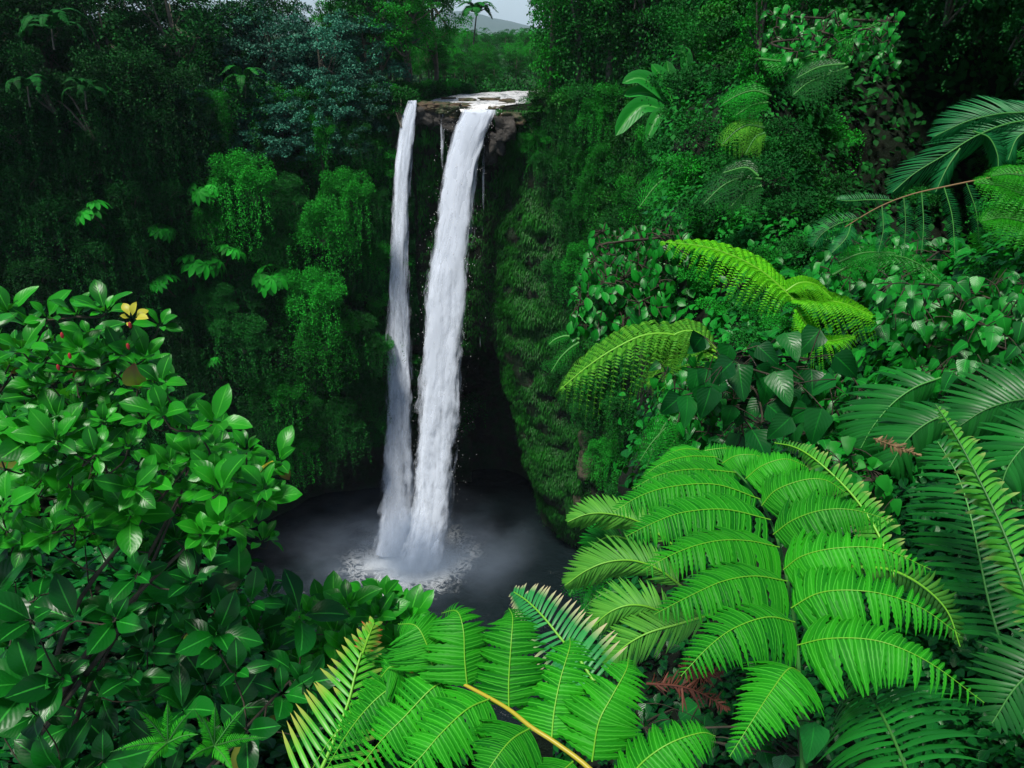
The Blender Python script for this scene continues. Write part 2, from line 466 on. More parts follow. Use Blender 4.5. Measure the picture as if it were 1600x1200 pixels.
# ---------- gorge wall ----------
COLS = np.array([  # x rim, Y rim, z rim, dx base, dY base, cave depth, cave top z, overhang
    (-75, 10, 56, 4, 0, 4, 12, 0), (-66, 40, 55, 5, -1, 6, 12, 0), (-52, 64, 54, 5, -2, 9, 13, 0), (-37, 78, 54, 4, -3, 12, 13, 0),
    (-24, 85, 53.7, 2, -2, 14, 13.5, 0), (-15, 87, 53.6, 1, -1, 15, 14, 0.5), (-11.3, 86.3, 53.5, 0, 0, 16, 20, 1.5), (-8.5, 86, 53.3, 0, 0, 16, 24, 2.5),
    (-5.5, 86.2, 53.2, 0, 0, 16, 24, 2.5), (-2.6, 86.2, 52.9, 0, 0, 16, 24, 2.8), (1.0, 85.2, 53.4, 0, -.5, 9, 12, 1.0), (4.5, 84.0, 54, 0, -.8, 4, 6, .4),
    (8.5, 81.5, 54.4, 0, 0, 3, 6, 0), (12.0, 76, 54.8, 0, 0, 3, 5, 0), (14.0, 66, 55.2, 0, 0, 3, 5, 0), (16, 52, 56, 0, 0, 3, 5, 0), (20, 36, 57, 1, 0, 3, 5, 0), (27, 20, 60, 0, 0, 3, 5, 0), (45, 6, 64, 0, 0, 3, 5, 0)])
NU, NV = 260, 130
cs = crv(COLS, NU)
tx = np.gradient(cs[:, 0]); ty = np.gradient(cs[:, 1])
ow = nrm(np.stack([ty, -tx, tx * 0], -1))
vv = np.linspace(0, 1, NV)
ztop = cs[:, 2][:, None]; zz = ztop + (-2.5 - ztop) * vv[None]
frac = vv[None] ** 1.0
X = cs[:, 0][:, None] + cs[:, 3][:, None] * frac
Y = cs[:, 1][:, None] + cs[:, 4][:, None] * frac
def sstep(a, b, x):
    t = np.clip((x - a) / (b - a), 0, 1)
    return t * t * (3 - 2 * t)
cave = cs[:, 5][:, None] * sstep(cs[:, 6][:, None] + 3, cs[:, 6][:, None] - 7, zz)
over = cs[:, 7][:, None] * sstep(0, 7, ztop - zz)
WALL = np.stack([X, Y, zz], -1)
bul = 1.4 * np.sin(np.pi * np.clip(vv, 0, .8) / .8)[None] * np.ones_like(X)
n1 = fbm(WALL * np.array([0.11, 0.11, 0.06]), 4, 3); n2 = fbm(WALL * 0.45, 3, 9)
amp = (0.35 + 0.65 * sstep(2, 9, np.abs(cs[:, 0] + 4)) * (1 - .72 * np.exp(-((cs[:, 0] - 5.5) / 4.5) ** 4)))[:, None]
off = bul * amp - cave - over + (3.4 * n1 * amp + 0.9 * n2) * sstep(0, 0.06, vv)[None]
WALL = WALL + ow[:, None] * off[..., None]
mb = MB(); grid(mb, WALL)
kind(mb.build('cliff_face', M['cliff']), 'structure')
du = np.gradient(WALL, axis=0); dv = np.gradient(WALL, axis=1)
WN = nrm(np.cross(dv, du))
if (WN[NU // 2, 20] @ np.array([0, -1, 0])) < 0:
    WN = -WN


def wall_at(u, v):
    a = np.clip(np.asarray(u) * (NU - 1), 0, NU - 1.001); b = np.clip(np.asarray(v) * (NV - 1), 0, NV - 1.001)
    i = a.astype(int); j = b.astype(int); fa = (a - i)[..., None]; fb = (b - j)[..., None]
    def g(G):
        return (G[i, j] * (1 - fa) * (1 - fb) + G[i + 1, j] * fa * (1 - fb) + G[i, j + 1] * (1 - fa) * fb + G[i + 1, j + 1] * fa * fb)
    return g(WALL), nrm(g(WN))


def project(P):
    d = np.asarray(P) - CAM
    dd = d @ FW
    return 800 + FPX * (d @ RT) / dd, 600 - FPX * (d @ UPV) / dd, dd


# ---------- plateau behind the rim ----------
ss = np.array([-0.6, 1, 3, 6, 10, 16, 25, 40, 70, 120, 220, 500, 1500, 7600.])
rim = WALL[:, 0]
PL = rim[:, None] - ow[:, None] * ss[None, :, None]
base_z = 53.0 + 3.0 * sstep(12, 40, PL[..., 0]) + 2 * sstep(-20, -60, PL[..., 0])
w = sstep(0, 8, ss)[None]
PL[..., 2] = rim[:, 2][:, None] * (1 - w) + base_z * w + 1.6 * fbm(PL * 0.04, 3, 5) * sstep(2, 15, ss)[None] + 0.15
PL[:, 0, 2] -= 0.3
# river bed cut
RC = crv(np.array([(-3.6, 83.5), (-3.2, 91), (-1.2, 98), (5, 103), (16, 106), (40, 108)]), 60)
dr = np.min(np.linalg.norm(PL[..., None, :2] - RC[None, None], axis=-1), axis=-1)
PL[..., 2] = np.where(dr < 7.5, np.minimum(PL[..., 2], 52.6 + 0.4 * np.maximum(0, dr - 5)), PL[..., 2])
mb = MB(); grid(mb, PL); kind(mb.build('plateau_ground', M['plateau']), 'structure')

# mountain far away
xs = np.linspace(-5200, 5200, 160); ys = np.linspace(7300, 10500, 24)
XX, YY = np.meshgrid(xs, ys, indexing='ij')
ridge = 185 * np.exp(-((XX + 560) / 700) ** 2) + 260 * np.exp(-((XX + 3000) / 1200) ** 2) + 240 * np.exp(-((XX - 2600) / 1500) ** 2)
zz_ = 40 + ridge * np.sin(np.pi * np.clip((YY - 7300) / 3200, 0, 1)) ** 0.8 * (1 + 0.35 * fbm(np.stack([XX, YY, XX * 0], -1) * 0.0016, 4, 8))
mb = MB(); grid(mb, np.stack([XX, YY, zz_], -1)); kind(mb.build('mountain', M['hill']), 'structure')

# ---------- pool ----------
def watermat():
    m, nt = newmat('pool_water'); L = nt.links.new
    out = nd(nt, 'ShaderNodeOutputMaterial'); tc = nd(nt, 'ShaderNodeTexCoord')
    bs = nd(nt, 'ShaderNodeBsdfPrincipled', inp={'Base Color': (0.006, 0.012, 0.014, 1), 'Roughness': 0.12, 'IOR': 1.33})
    n1 = nd(nt, 'ShaderNodeTexNoise', inp={'Scale': 0.9, 'Detail': 6.0, 'Roughness': 0.6, 'Distortion': 0.6}); L(tc.outputs['Object'], n1.inputs['Vector'])
    bp = nd(nt, 'ShaderNodeBump', inp={'Strength': 0.85, 'Distance': 0.4}); L(n1.outputs[0], bp.inputs['Height']); L(bp.outputs[0], bs.inputs['Normal'])
    # foam round the plunge point: object origin is the plunge point
    ln = nd(nt, 'ShaderNodeVectorMath', operation='LENGTH'); L(tc.outputs['Object'], ln.inputs[0])
    nz = nd(nt, 'ShaderNodeTexNoise', inp={'Scale': 0.28, 'Detail': 3.0, 'Roughness': 0.6, 'Distortion': 1.0}); L(tc.outputs['Object'], nz.inputs['Vector'])
    a = nd(nt, 'ShaderNodeMath', operation='MULTIPLY_ADD', inp={1: 9.0, 2: -4.5}); L(nz.outputs[0], a.inputs[0])
    b = nd(nt, 'ShaderNodeMath', operation='ADD'); L(ln.outputs['Value'], b.inputs[0]); L(a.outputs[0], b.inputs[1])
    dens = nd(nt, 'ShaderNodeMapRange', inp={1: 1.5, 2: 9.5, 3: 1.0, 4: 0.0}); L(b.outputs[0], dens.inputs[0])
    vo = nd(nt, 'ShaderNodeTexNoise', inp={'Scale': 0.75, 'Detail': 5.0, 'Roughness': 0.62, 'Distortion': 1.6}); L(tc.outputs['Object'], vo.inputs['Vector'])
    rd = nd(nt, 'ShaderNodeMath', operation='SUBTRACT', inp={1: 0.5}); L(vo.outputs[0], rd.inputs[0])
    ab = nd(nt, 'ShaderNodeMath', operation='ABSOLUTE'); L(rd.outputs[0], ab.inputs[0])
    # lacy filaments where |noise-0.5| is small
    th = nd(nt, 'ShaderNodeMath', operation='MULTIPLY', inp={1: 0.13}); L(dens.outputs[0], th.inputs[0])
    df = nd(nt, 'ShaderNodeMath', operation='SUBTRACT'); L(th.outputs[0], df.inputs[0]); L(ab.outputs[0], df.inputs[1])
    fm = nd(nt, 'ShaderNodeMapRange', inp={1: -0.04, 2: 0.10}); L(df.outputs[0], fm.inputs[0])
    gate = nd(nt, 'ShaderNodeMath', operation='MULTIPLY'); L(fm.outputs[0], gate.inputs[0])
    g2 = nd(nt, 'ShaderNodeMapRange', inp={1: 0.0, 2: 0.25}); L(dens.outputs[0], g2.inputs[0]); L(g2.outputs[0], gate.inputs[1])
    sol = nd(nt, 'ShaderNodeMapRange', inp={1: 2.6, 2: 6.0, 3: 1.0, 4: 0.0}); L(b.outputs[0], sol.inputs[0])
    mxx = nd(nt, 'ShaderNodeMath', operation='MAXIMUM'); L(gate.outputs[0], mxx.inputs[0]); L(sol.outputs[0], mxx.inputs[1]); gate = mxx
    fo = nd(nt, 'ShaderNodeBsdfDiffuse', inp={'Color': (0.78, 0.80, 0.80, 1)}); 
    ms = nd(nt, 'ShaderNodeMixShader'); L(gate.outputs[0], ms.inputs[0]); L(bs.outputs[0], ms.inputs[1]); L(fo.outputs[0], ms.inputs[2])
    L(ms.outputs[0], out.inputs[0])
    return m
M['water'] = watermat()
IMP = WZ(640, 868, 0.0)
g = np.stack(np.meshgrid(np.linspace(-75, 60, 140), np.linspace(5, 112, 120), indexing='ij'), -1)
gz = 0.10 * fbm(np.concatenate([g * 0.5, g[..., :1] * 0], -1), 3, 2)
r_ = np.linalg.norm(g - IMP[:2], axis=-1)
gz = gz + 0.25 * np.exp(-(r_ / 5) ** 2) * fbm(np.concatenate([g * 1.1, g[..., :1] * 0], -1), 3, 4)
mb = MB(); grid(mb, np.concatenate([g, gz[..., None]], -1)); kind(mb.build('pool_water', M['water'], origin=IMP), 'structure')

# ---------- upper river ----------
def rapidmat():
    m, nt = newmat('river_rapids'); L = nt.links.new
    out = nd(nt, 'ShaderNodeOutputMaterial'); tc = nd(nt, 'ShaderNodeTexCoord')
    n1 = nd(nt, 'ShaderNodeTexNoise', inp={'Scale': 0.9, 'Detail': 7.0, 'Roughness': 0.7, 'Distortion': 1.0}); L(tc.outputs['Object'], n1.inputs['Vector'])
    cr = nd(nt, 'ShaderNodeMapRange', inp={1: 0.40, 2: 0.52}); L(n1.outputs[0], cr.inputs[0])
    bs = nd(nt, 'ShaderNodeBsdfPrincipled', inp={'Roughness': 0.2})
    mx = nd(nt, 'ShaderNodeMix', data_type='RGBA'); mx.inputs[6].default_value = (0.14, 0.13, 0.11, 1); mx.inputs[7].default_value = (0.80, 0.80, 0.80, 1)
    L(cr.outputs[0], mx.inputs[0]); L(mx.outputs[2], bs.inputs['Base Color'])
    bp = nd(nt, 'ShaderNodeBump', inp={'Strength': 0.7, 'Distance': 0.2}); L(n1.outputs[0], bp.inputs['Height']); L(bp.outputs[0], bs.inputs['Normal'])
    L(bs.outputs[0], out.inputs[0])
    return m
M['rapids'] = rapidmat()
tR = tangents(np.concatenate([RC, RC[:, :1] * 0], -1)); sR = nrm(np.stack([tR[:, 1], -tR[:, 0], tR[:, 2] * 0], -1))
wv = np.linspace(-5.6, 5.6, 14)
RC2 = RC[RC[:, 1] > 86.0]; RC2 = crv(np.vstack([[(-3.05, 85.4)], RC2[::6], RC2[-1:]]), 80)
tR = tangents(np.concatenate([RC2, RC2[:, :1] * 0], -1)); sR = nrm(np.stack([tR[:, 1], -tR[:, 0], tR[:, 2] * 0], -1))
wd_ = 0.25 + 0.75 * sstep(85.2, 89.5, RC2[:, 1])
RV = np.concatenate([RC2, np.full((80, 1), 53.3)], -1)[:, None] + sR[:, None] * wv[None, :, None] * wd_[:, None, None]
ZTOP = WY(748, 176, 85.0)[2]
RV[..., 2] = RV[..., 2] * 1.0 - (53.3 - ZTOP) * sstep(87.2, 85.45, RV[..., 1]) + 0.3 * fbm(RV * 0.8, 4, 6) * sstep(85.2, 87, RV[..., 1])
mb = MB(); grid(mb, RV); kind(mb.build('river', M['rapids']), 'structure')
# ---------- plant makers ----------
def crown_leaves(mb, rng, clumps, per, L, Wr, up=0.5, droop=0.35, tm=None, flat=1.0, mat=0):
    """clumps: array (n,4) centre + radius; leaves sit on the upper skin of each clump"""
    n = len(clumps)
    c = np.repeat(clumps[:, :3], per, 0); r = np.repeat(clumps[:, 3], per)
    d = rdir(rng, n * per); d[:, 2] = np.abs(d[:, 2]) * 0.9 + rng.uniform(-0.45, 0.2, n * per); d = nrm(d)
    rr = r * rng.uniform(0.55, 1.05, n * per)
    P = c + d * rr[:, None] * np.array([1, 1, flat])
    D = nrm(d * 0.7 + rdir(rng, n * per) * 0.7 + np.array([0, 0, up - droop]))
    N = nrm(np.array([0, 0, 1.0]) + d * 0.5 + rdir(rng, n * per) * 0.35)
    ct = np.repeat(rng.uniform(0, 1, n), per)
    t = np.clip(0.45 * ct + 0.55 * rng.uniform(0, 1, n * per), 0, 1)
    leaves(mb, tm or DIA, P, D, N, L * rng.uniform(0.6, 1.25, n * per), L * Wr * rng.uniform(0.8, 1.2, n * per), t, mat)


def make_tree(rng, name, label, cat, H, Rc, mat, nb=46, per=150, L=0.34, Wr=0.55, flat=0.7, trunk='trunk', crown_h=0.6, group=None, draped=0, trad=0.22, clr=(0.22, 0.34)):
    root = thing(name, (0, 0, 0), label, cat, group)
    mb = MB()
    zc = H * (1 - crown_h / 2); hz = H * crown_h / 2
    d = rdir(rng, nb); d[:, 2] = d[:, 2] * 0.9 + 0.15; rad = rng.uniform(0.25, 1.0, nb) ** 0.6
    lump = 1 + 0.35 * fbm(d * 1.7 + rng.uniform(0, 50), 3, 1)
    C = np.array([0, 0, zc]) + d * rad[:, None] * lump[:, None] * np.array([Rc, Rc, hz])
    cr_ = rng.uniform(*clr, nb) * Rc
    clumps = np.concatenate([C, cr_[:, None]], -1)
    crown_leaves(mb, rng, clumps, per, L, Wr, flat=flat)
    if draped:
        hang(mb, rng, C[rng.integers(0, nb, draped)] + rdir(rng, draped) * cr_.mean() * 0.8, H * 0.35, L * 1.0)
    mb.build('crown', M[mat], root)
    tb = MB()
    top = np.array([rng.normal() * 0.3, rng.normal() * 0.3, H * 0.8])
    P = crv([(0, 0, -1.5), (rng.normal() * .2, rng.normal() * .2, H * 0.3), top], 10)
    tube(tb, P, np.linspace(trad, trad * 0.4, 10) * (H / 10), 7)
    for k in range(9):
        s = P[rng.integers(4, 9)]; e = C[rng.integers(0, nb)]
        tube(tb, crv([s, (s + e) / 2 + np.array([0, 0, -0.3]), e], 6), np.linspace(trad * .45, 0.03, 6) * (H / 10), 5)
    tb.build('trunk', M[trunk], root)
    return root


def hang(mb, rng, A, length, L, per_m=7, mat=0):
    """hanging leafy strands from anchors A"""
    for a in A:
        l = length * rng.uniform(0.3, 1.1); n = max(4, int(l * per_m))
        s = rng.uniform(0, 1, n)
        dx = rng.normal(0, 0.06, 2)
        P = a + np.stack([dx[0] * s * l + rng.normal(0, .16, n), dx[1] * s * l + rng.normal(0, .16, n), -s * l], -1)
        D = nrm(rdir(rng, n) * 0.7 + np.array([0, -0.15, -0.55]))
        leaves(mb, DIA, P, D, nrm(rdir(rng, n) * 0.5 + np.array([0, -0.6, 0.7])), L * rng.uniform(.6, 1.1, n), L * .6, rng.uniform(0, 1, n), mat)


def make_mound(rng, name, label, cat, R, mat, n=3600, L=0.2, skirt=1.0, group=None, lumps=9, depth=0.8, rr=(.3, .55)):
    """dome-shaped shrub clinging to a wall, with leafy skirt hanging below"""
    root = thing(name, (0, 0, 0), label, cat, group)
    mb = MB()
    C = np.stack([rng.uniform(-1, 1, lumps) * R * .8, rng.uniform(-.5, .3, lumps) * R * depth, rng.uniform(-.6, .45, lumps) * R], -1)
    C[0] = (0, -0.2 * R, 0.1 * R)
    r = R * rng.uniform(*rr, lumps); r[0] = R * rr[1]
    crown_leaves(mb, rng, np.concatenate([C, r[:, None]], -1), n // lumps, L, 0.6, flat=0.75 if lumps < 20 else 1.15)
    if skirt:
        k = int(26 * skirt)
        A = C[rng.integers(0, lumps, k)] + np.stack([rng.normal(0, .4 * R, k), -rng.uniform(.1, .5, k) * R * depth, rng.uniform(-.5, .1, k) * R], -1)
        hang(mb, rng, A, R * 1.1 * min(skirt, 1.3), L, per_m=10)
    mb.build('foliage', M[mat], root)
    tb = MB()
    for k in range(5):
        tube(tb, crv([(0, R * .5, -R * .9), C[k] * .5 + np.array([0, R * .2, -R * .2]), C[k]], 6), np.linspace(.09, .03, 6) * R / 2.5, 5)
    tb.build('stem', M['trunk'], root)
    return root


DIAF = diamond(0.2, 0.3, 0.4); DIAF.x = DIAF.x * .62


def frond_simple(mb, R, up, Ls, Wl, n, prof=None, ang=0.45, droop=0.3, tint=(0.2, 0.9), mat=0, tm=None, rng=None, start=0.1, jitter=0.08, lift=0.0, side=(1, 1), drop=.03):
    """once-pinnate frond: leaflets both sides of rachis curve R (k,3)"""
    rng = rng or np.random.default_rng(1)
    s = np.linspace(start, 0.995, n); k = s * (len(R) - 1); i = np.minimum(k.astype(int), len(R) - 2); f = (k - i)[:, None]
    P = R[i] * (1 - f) + R[i + 1] * f; T = nrm(R[i + 1] - R[i])
    up = np.broadcast_to(up, P.shape); S = nrm(np.cross(T, up)); U = np.cross(S, T)
    prof = prof or (lambda x: np.clip(np.sin(np.pi * np.clip(x * 0.92 + 0.08, 0, 1)) ** 0.6, 0.08, 1))
    for sg, sc in ((1, side[0]), (-1, side[1])):
        l = Ls * prof(s) * rng.uniform(1 - jitter, 1 + jitter, n) * sc
        a = ang + 0.5 * s ** 3
        D = S * sg * np.cos(a)[:, None] + T * np.sin(a)[:, None] + U * lift + rng.normal(0, jitter * .6, (n, 3))
        k_ = rng.uniform(0, 1, n) > drop
        l = l * np.where(rng.uniform(0, 1, n) < drop * 1.5, .55, 1)
        leaves(mb, tm or BLADE, P[k_], D[k_], (U + rng.normal(0, jitter, (n, 3)))[k_], l[k_], np.minimum(Wl, l * .6)[k_], rng.uniform(*tint, n)[k_], mat)


def pinna(mb, R, up, Lp, n, wr=1.0, prof=None, ang=0.22, tint=(0.3, 0.8), mat=0, tm=None, rng=None, lift=-0.25, jitter=0.05):
    frond_simple(mb, R, up, Lp, Lp, n, prof or (lambda x: np.clip((1 - x) ** 0.55 * np.clip(x * 3 + 0.72, 0, 1), 0.05, 1)), ang, 0.3, tint, mat, tm or PINN, rng, 0.03, jitter, lift, drop=.012)


def frond_bi(mb, R, up, npin, Lpin, nple, Lple, Wple, prof=None, ang=0.35, arch=0.12, droop=0.35, tint=(0.2, 0.8), mat=0, ribmat=0, tm=None, rng=None, start=0.12, seg=7, rr=0.006, ribs=True):
    """twice-pinnate fern frond"""
    rng = rng or np.random.default_rng(1)
    s = np.linspace(start, 0.985, npin); k = s * (len(R) - 1); i = np.minimum(k.astype(int), len(R) - 2); f = (k - i)[:, None]
    P = R[i] * (1 - f) + R[i + 1] * f; T = nrm(R[i + 1] - R[i])
    upb = np.broadcast_to(up, P.shape); S = nrm(np.cross(T, upb)); U = np.cross(S, T)
    prof = prof or (lambda x: np.clip(np.sin(np.pi * np.clip(x * .85 + .15, 0, 1)) ** 0.7, 0.10, 1))
    pl = prof(s)
    for q in range(npin):
        for sg in (1, -1):
            l = Lpin * pl[q] * rng.uniform(.92, 1.06)
            a = ang + 0.45 * s[q] ** 3 + rng.normal(0, .04)
            D = S[q] * sg * math.cos(a) + T[q] * math.sin(a)
            p0 = P[q]; p1 = p0 + D * l * .5 + U[q] * arch * l; p2 = p0 + D * l * (0.98) + U[q] * (arch * .3) * l - Z * droop * l + T[q] * .08 * l
            C = crv([p0, p1, p2], seg)
            if ribs:
                tube(mb, C, np.linspace(rr, rr * .3, seg), 3, ribmat)
            m = max(5, int(nple * (0.35 + 0.65 * pl[q])))
            pinna(mb, C, U[q], Lple * (0.45 + 0.55 * pl[q]), m, tint=tint, mat=mat, tm=tm or BLADE4, rng=rng)


def make_treefern(rng, name, label, cat, Rf, mat, nf=9, H=2.0, group=None, npin=16, nple=16, spread=(0, 2 * math.pi), rise=0.45, fall=0.35, uniq=3, trunk=True, ribs=True):
    root = thing(name, (0, 0, 0), label, cat, group)
    meshes = []
    for u in range(uniq):
        mb = MB(); rb = MB()
        R = crv([(0, 0, 0), (Rf * .35, 0, Rf * rise * .75), (Rf * .75, rng.normal() * .05 * Rf, Rf * rise * .7), (Rf * 1.05, rng.normal() * .08 * Rf, -Rf * fall * .3)], 16)
        frond_bi(mb, R, Z, npin, Rf * .34, nple, Rf * .062, Rf * .022, rng=rng, tm=DIAF, seg=6, rr=Rf * .0035, ribs=ribs)
        tube(mb, R, np.linspace(Rf * .012, Rf * .003, 16), 5)
        meshes.append(mb.mesh('frond', [M[mat]]))
    for k in range(nf):
        o = bpy.data.objects.new('frond', meshes[k % uniq]); COL.objects.link(o); o.parent = root
        o.location = (0, 0, H)
        o.rotation_euler = (rng.normal(0, .08), rng.uniform(-.35, .25), spread[0] + (spread[1] - spread[0]) * (k + rng.uniform(-.2, .2)) / nf)
        s = rng.uniform(.8, 1.1); o.scale = (s, s, s)
    if trunk:
        tb = MB(); tube(tb, crv([(0, 0, -2.5), (rng.normal() * .1, 0, 0), (0, 0, H)], 8), np.linspace(.13, .09, 8) * Rf / 2, 7)
        tb.build('trunk', M['trunk'], root)
    return root


def make_palm(rng, name, label, cat, Rf, mat, nf=10, H=4.0, group=None, Lw=0.09, nl=34, rise=0.5, lean=0.3, ll=0.3, wide=1.0, droop=0.2):
    root = thing(name, (0, 0, 0), label, cat, group)
    top = np.array([lean * H * .3, 0, H])
    meshes = []
    for u in range(3):
        mb = MB()
        R = crv([(0, 0, 0), (Rf * .4, 0, Rf * rise * .8), (Rf * .8, rng.normal() * .06 * Rf, Rf * rise * .55), (Rf * 1.08, 0, -Rf * droop)], 16)
        frond_simple(mb, R, Z, Rf * ll * wide, Rf * Lw, nl, ang=.5, rng=rng, tm=BLADE4, lift=.1)
        tube(mb, R, np.linspace(Rf * .014, Rf * .004, 16), 5)
        meshes.append(mb.mesh('frond', [M[mat]]))
    for k in range(nf):
        o = bpy.data.objects.new('frond', meshes[k % 3]); COL.objects.link(o); o.parent = root
        o.location = tuple(top); o.rotation_euler = (rng.normal(0, .1), rng.uniform(-.6, .4), 2 * math.pi * (k + rng.uniform(-.2, .2)) / nf)
        s = rng.uniform(.8, 1.1); o.scale = (s, s, s)
    tb = MB(); tube(tb, crv([(0, 0, 0), (lean * H * .05, 0, H * .4), top], 10), np.linspace(.16, .10, 10) * max(.5, H / 8), 7)
    tb.build('trunk', M['trunk'], root)
    return root


def make_rosette(rng, name, label, cat, R, mat, nl=8, H=2.5, group=None, fingers=7):
    """big-leaved umbrella plant: palmate leaves on stalks at the top of a thin trunk"""
    root = thing(name, (0, 0, 0), label, cat, group)
    for k in range(nl):
        mb = MB()
        a = 2 * math.pi * (k + rng.uniform(-.3, .3)) / nl; el = rng.uniform(-.1, .6)
        dr = np.array([math.cos(a) * math.cos(el), math.sin(a) * math.cos(el), math.sin(el)])
        hub = dr * R * rng.uniform(.35, .5)
        tube(mb, crv([(0, 0, 0), hub * .5 + Z * .06 * R, hub], 6), R * .012, 4)
        up = nrm(Z + dr * .55)
        S = nrm(np.cross(dr, up)); T = nrm(np.cross(up, S))
        an = np.linspace(-1.9, 1.9, fingers)
        D = T * np.cos(an)[:, None] + S * np.sin(an)[:, None] - up * .18
        leaves(mb, OBOV, np.repeat(hub[None], fingers, 0), D, up, R * .56 * (1 - .28 * np.abs(an) / 1.9), R * .2, rng.uniform(.3, .9, fingers))
        o = mb.build('leaf', M[mat]); o.parent = root; o.location = (0, 0, H)
    tb = MB(); tube(tb, crv([(0, .4, -1), (.1, .1, H * .4), (0, 0, H)], 8), np.linspace(.07, .04, 8), 6)
    tb.build('trunk', M['twig'], root)
    return root
# ---------- far vegetation ----------
rg = np.random.default_rng(11)
DN = 'dark leafy tree standing on the rim far left of the waterfall'
protoT = [make_tree(rg, 'rainforest_tree', 'x', 'tree', 12, 4.6, 'far', nb=80, per=140, flat=.8, crown_h=.95, L=.27, clr=(.16,.26)),
          make_tree(rg, 'rainforest_tree', 'x', 'tree', 10, 4.6, 'fardark', nb=80, per=140, L=.26, crown_h=.95, clr=(.16,.26)),
          make_tree(rg, 'rainforest_tree', 'x', 'tree', 14, 3.8, 'farbright', nb=80, per=120, L=.26, crown_h=.85, clr=(.16,.28)),
          make_tree(rg, 'rainforest_tree', 'x', 'tree', 9, 4.0, 'farbright', nb=70, per=140, L=.22, crown_h=.95, clr=(.16,.28)),
          make_tree(rg, 'rainforest_tree', 'x', 'tree', 13, 4.2, 'far', nb=60, per=140, L=.26, crown_h=.6, clr=(.18,.3))]
protoB = [make_tree(rg, 'blue_green_tree', 'x', 'tree', 12, 5.5, 'blue', nb=150, per=100, L=.26, Wr=.75, crown_h=.95, clr=(.10, .17)),
          make_tree(rg, 'blue_green_tree', 'x', 'tree', 9, 4.5, 'blue', nb=120, per=100, L=.25, Wr=.75, crown_h=.95, clr=(.11, .18))]
protoV = [make_tree(rg, 'vine_draped_tree', 'x', 'tree', 15, 2.3, 'far', nb=60, per=100, L=.27, crown_h=.95, draped=120, clr=(.28, .42)),
          make_tree(rg, 'vine_draped_tree', 'x', 'tree', 12, 2.0, 'farbright', nb=50, per=100, L=.25, crown_h=.95, draped=100, clr=(.28, .42))]
protoM = [make_mound(rg, 'cliff_shrub', 'x', 'shrub', 2.6, 'far', skirt=1.0),
          make_mound(rg, 'cliff_shrub', 'x', 'shrub', 2.3, 'farbright', skirt=1.2, n=4200, L=.18),
          make_mound(rg, 'cliff_shrub', 'x', 'shrub', 3.0, 'far', skirt=.8, lumps=13),
          make_mound(rg, 'cliff_shrub', 'x', 'shrub', 2.2, 'moss', skirt=1.6, n=3000, L=.26),
          make_mound(rg, 'cliff_shrub', 'x', 'shrub', 2.4, 'farbright', skirt=.5, lumps=7, n=4500, L=.17),
          make_mound(rg, 'cliff_shrub', 'x', 'shrub', 2.8, 'fardark', skirt=1.0, n=3600),
          make_mound(rg, 'cliff_shrub', 'x', 'shrub', 2.5, 'fardark', skirt=1.4, lumps=12)]
used = set()


def put(protos, k, loc, s, label, group, rz=None, tilt=(0, 0)):
    p = protos[k % len(protos)]
    rz = rg.uniform(0, 6.28) if rz is None else rz
    if id(p) not in used:
        used.add(id(p))
        p.location = tuple(float(x) for x in loc); p.rotation_euler = (tilt[0], tilt[1], rz); p.scale = (s, s, s)
        p['label'] = label; p['group'] = group
        return p
    return clone(p, loc, rz, s, label, group, tilt)


def plz(x, y):
    d = (PL[..., 0] - x) ** 2 + (PL[..., 1] - y) ** 2
    return PL.reshape(-1, 3)[np.argmin(d), 2]


def scatter(n, box, mind, tries=4000, ok=None):
    out = []
    for _ in range(tries):
        p = np.array([rg.uniform(*box[0]), rg.uniform(*box[1])])
        if ok and not ok(p):
            continue
        if all(np.linalg.norm(p - q) > mind for q in out):
            out.append(p)
        if len(out) >= n:
            break
    return out


offriver = lambda p: np.min(np.linalg.norm(RC - p, axis=1)) > 7.2
behind_rim = lambda p: p[1] > np.interp(p[0], cs[:12, 0] * 0 + np.array([-75, -66, -52, -37, -24, -15, -11, -8, -5, -2, 1, 5]), [10, 40, 64, 78, 85, 87, 87, 87, 87, 87, 87, 84]) + 1.5
# rim trees left of the falls
for p in scatter(34, ((-68, -29), (48, 104)), 4.6, ok=lambda p: offriver(p) and behind_rim(p)):
    put(protoT, [0, 1, 1][rg.integers(0, 3)], (p[0], p[1], plz(*p) - 1.5), rg.uniform(1.1, 1.5), 'dark rainforest tree in the mass at the upper left, above the shaded cliff', 'dark trees along the rim at the upper left')
for p in [(-25, 90), (-19.5, 88.5), (-29, 93), (-15.5, 92), (-22, 97)]:
    put(protoB, rg.integers(0, 2), (p[0], p[1], plz(*p) - 2.5), rg.uniform(1.0, 1.2), 'blue-green leafy tree on the rim left of the waterfall, with dense speckled crown', 'blue-green trees on the rim')
for p in [(-26, 84.2, 46.5), (-19.5, 85.2, 47), (-23, 84.2, 46.5), (-30, 82, 46.5), (-15.8, 85.6, 46.5), (-23.5, 85, 49.5), (-18, 86, 50), (-28, 84, 50), (-14.5, 86.5, 50.5), (-31.5, 81, 50)]:
    put(protoB, 1, p, rg.uniform(.6, .85), 'blue-green tree leaning out over the cliff edge left of the waterfall', 'blue-green trees at the cliff edge')
for p in [(-14, 92), (-11.5, 97), (-17, 98), (-9.5, 104), (-15, 105), (-20, 104), (-10.8, 90), (-14, 112)]:
    put(protoT, rg.integers(2, 5), (p[0], p[1], plz(*p) - .6), rg.uniform(.95, 1.25), 'tall green tree on the left bank of the upper river, above the falls', 'trees on the left bank of the upper river')
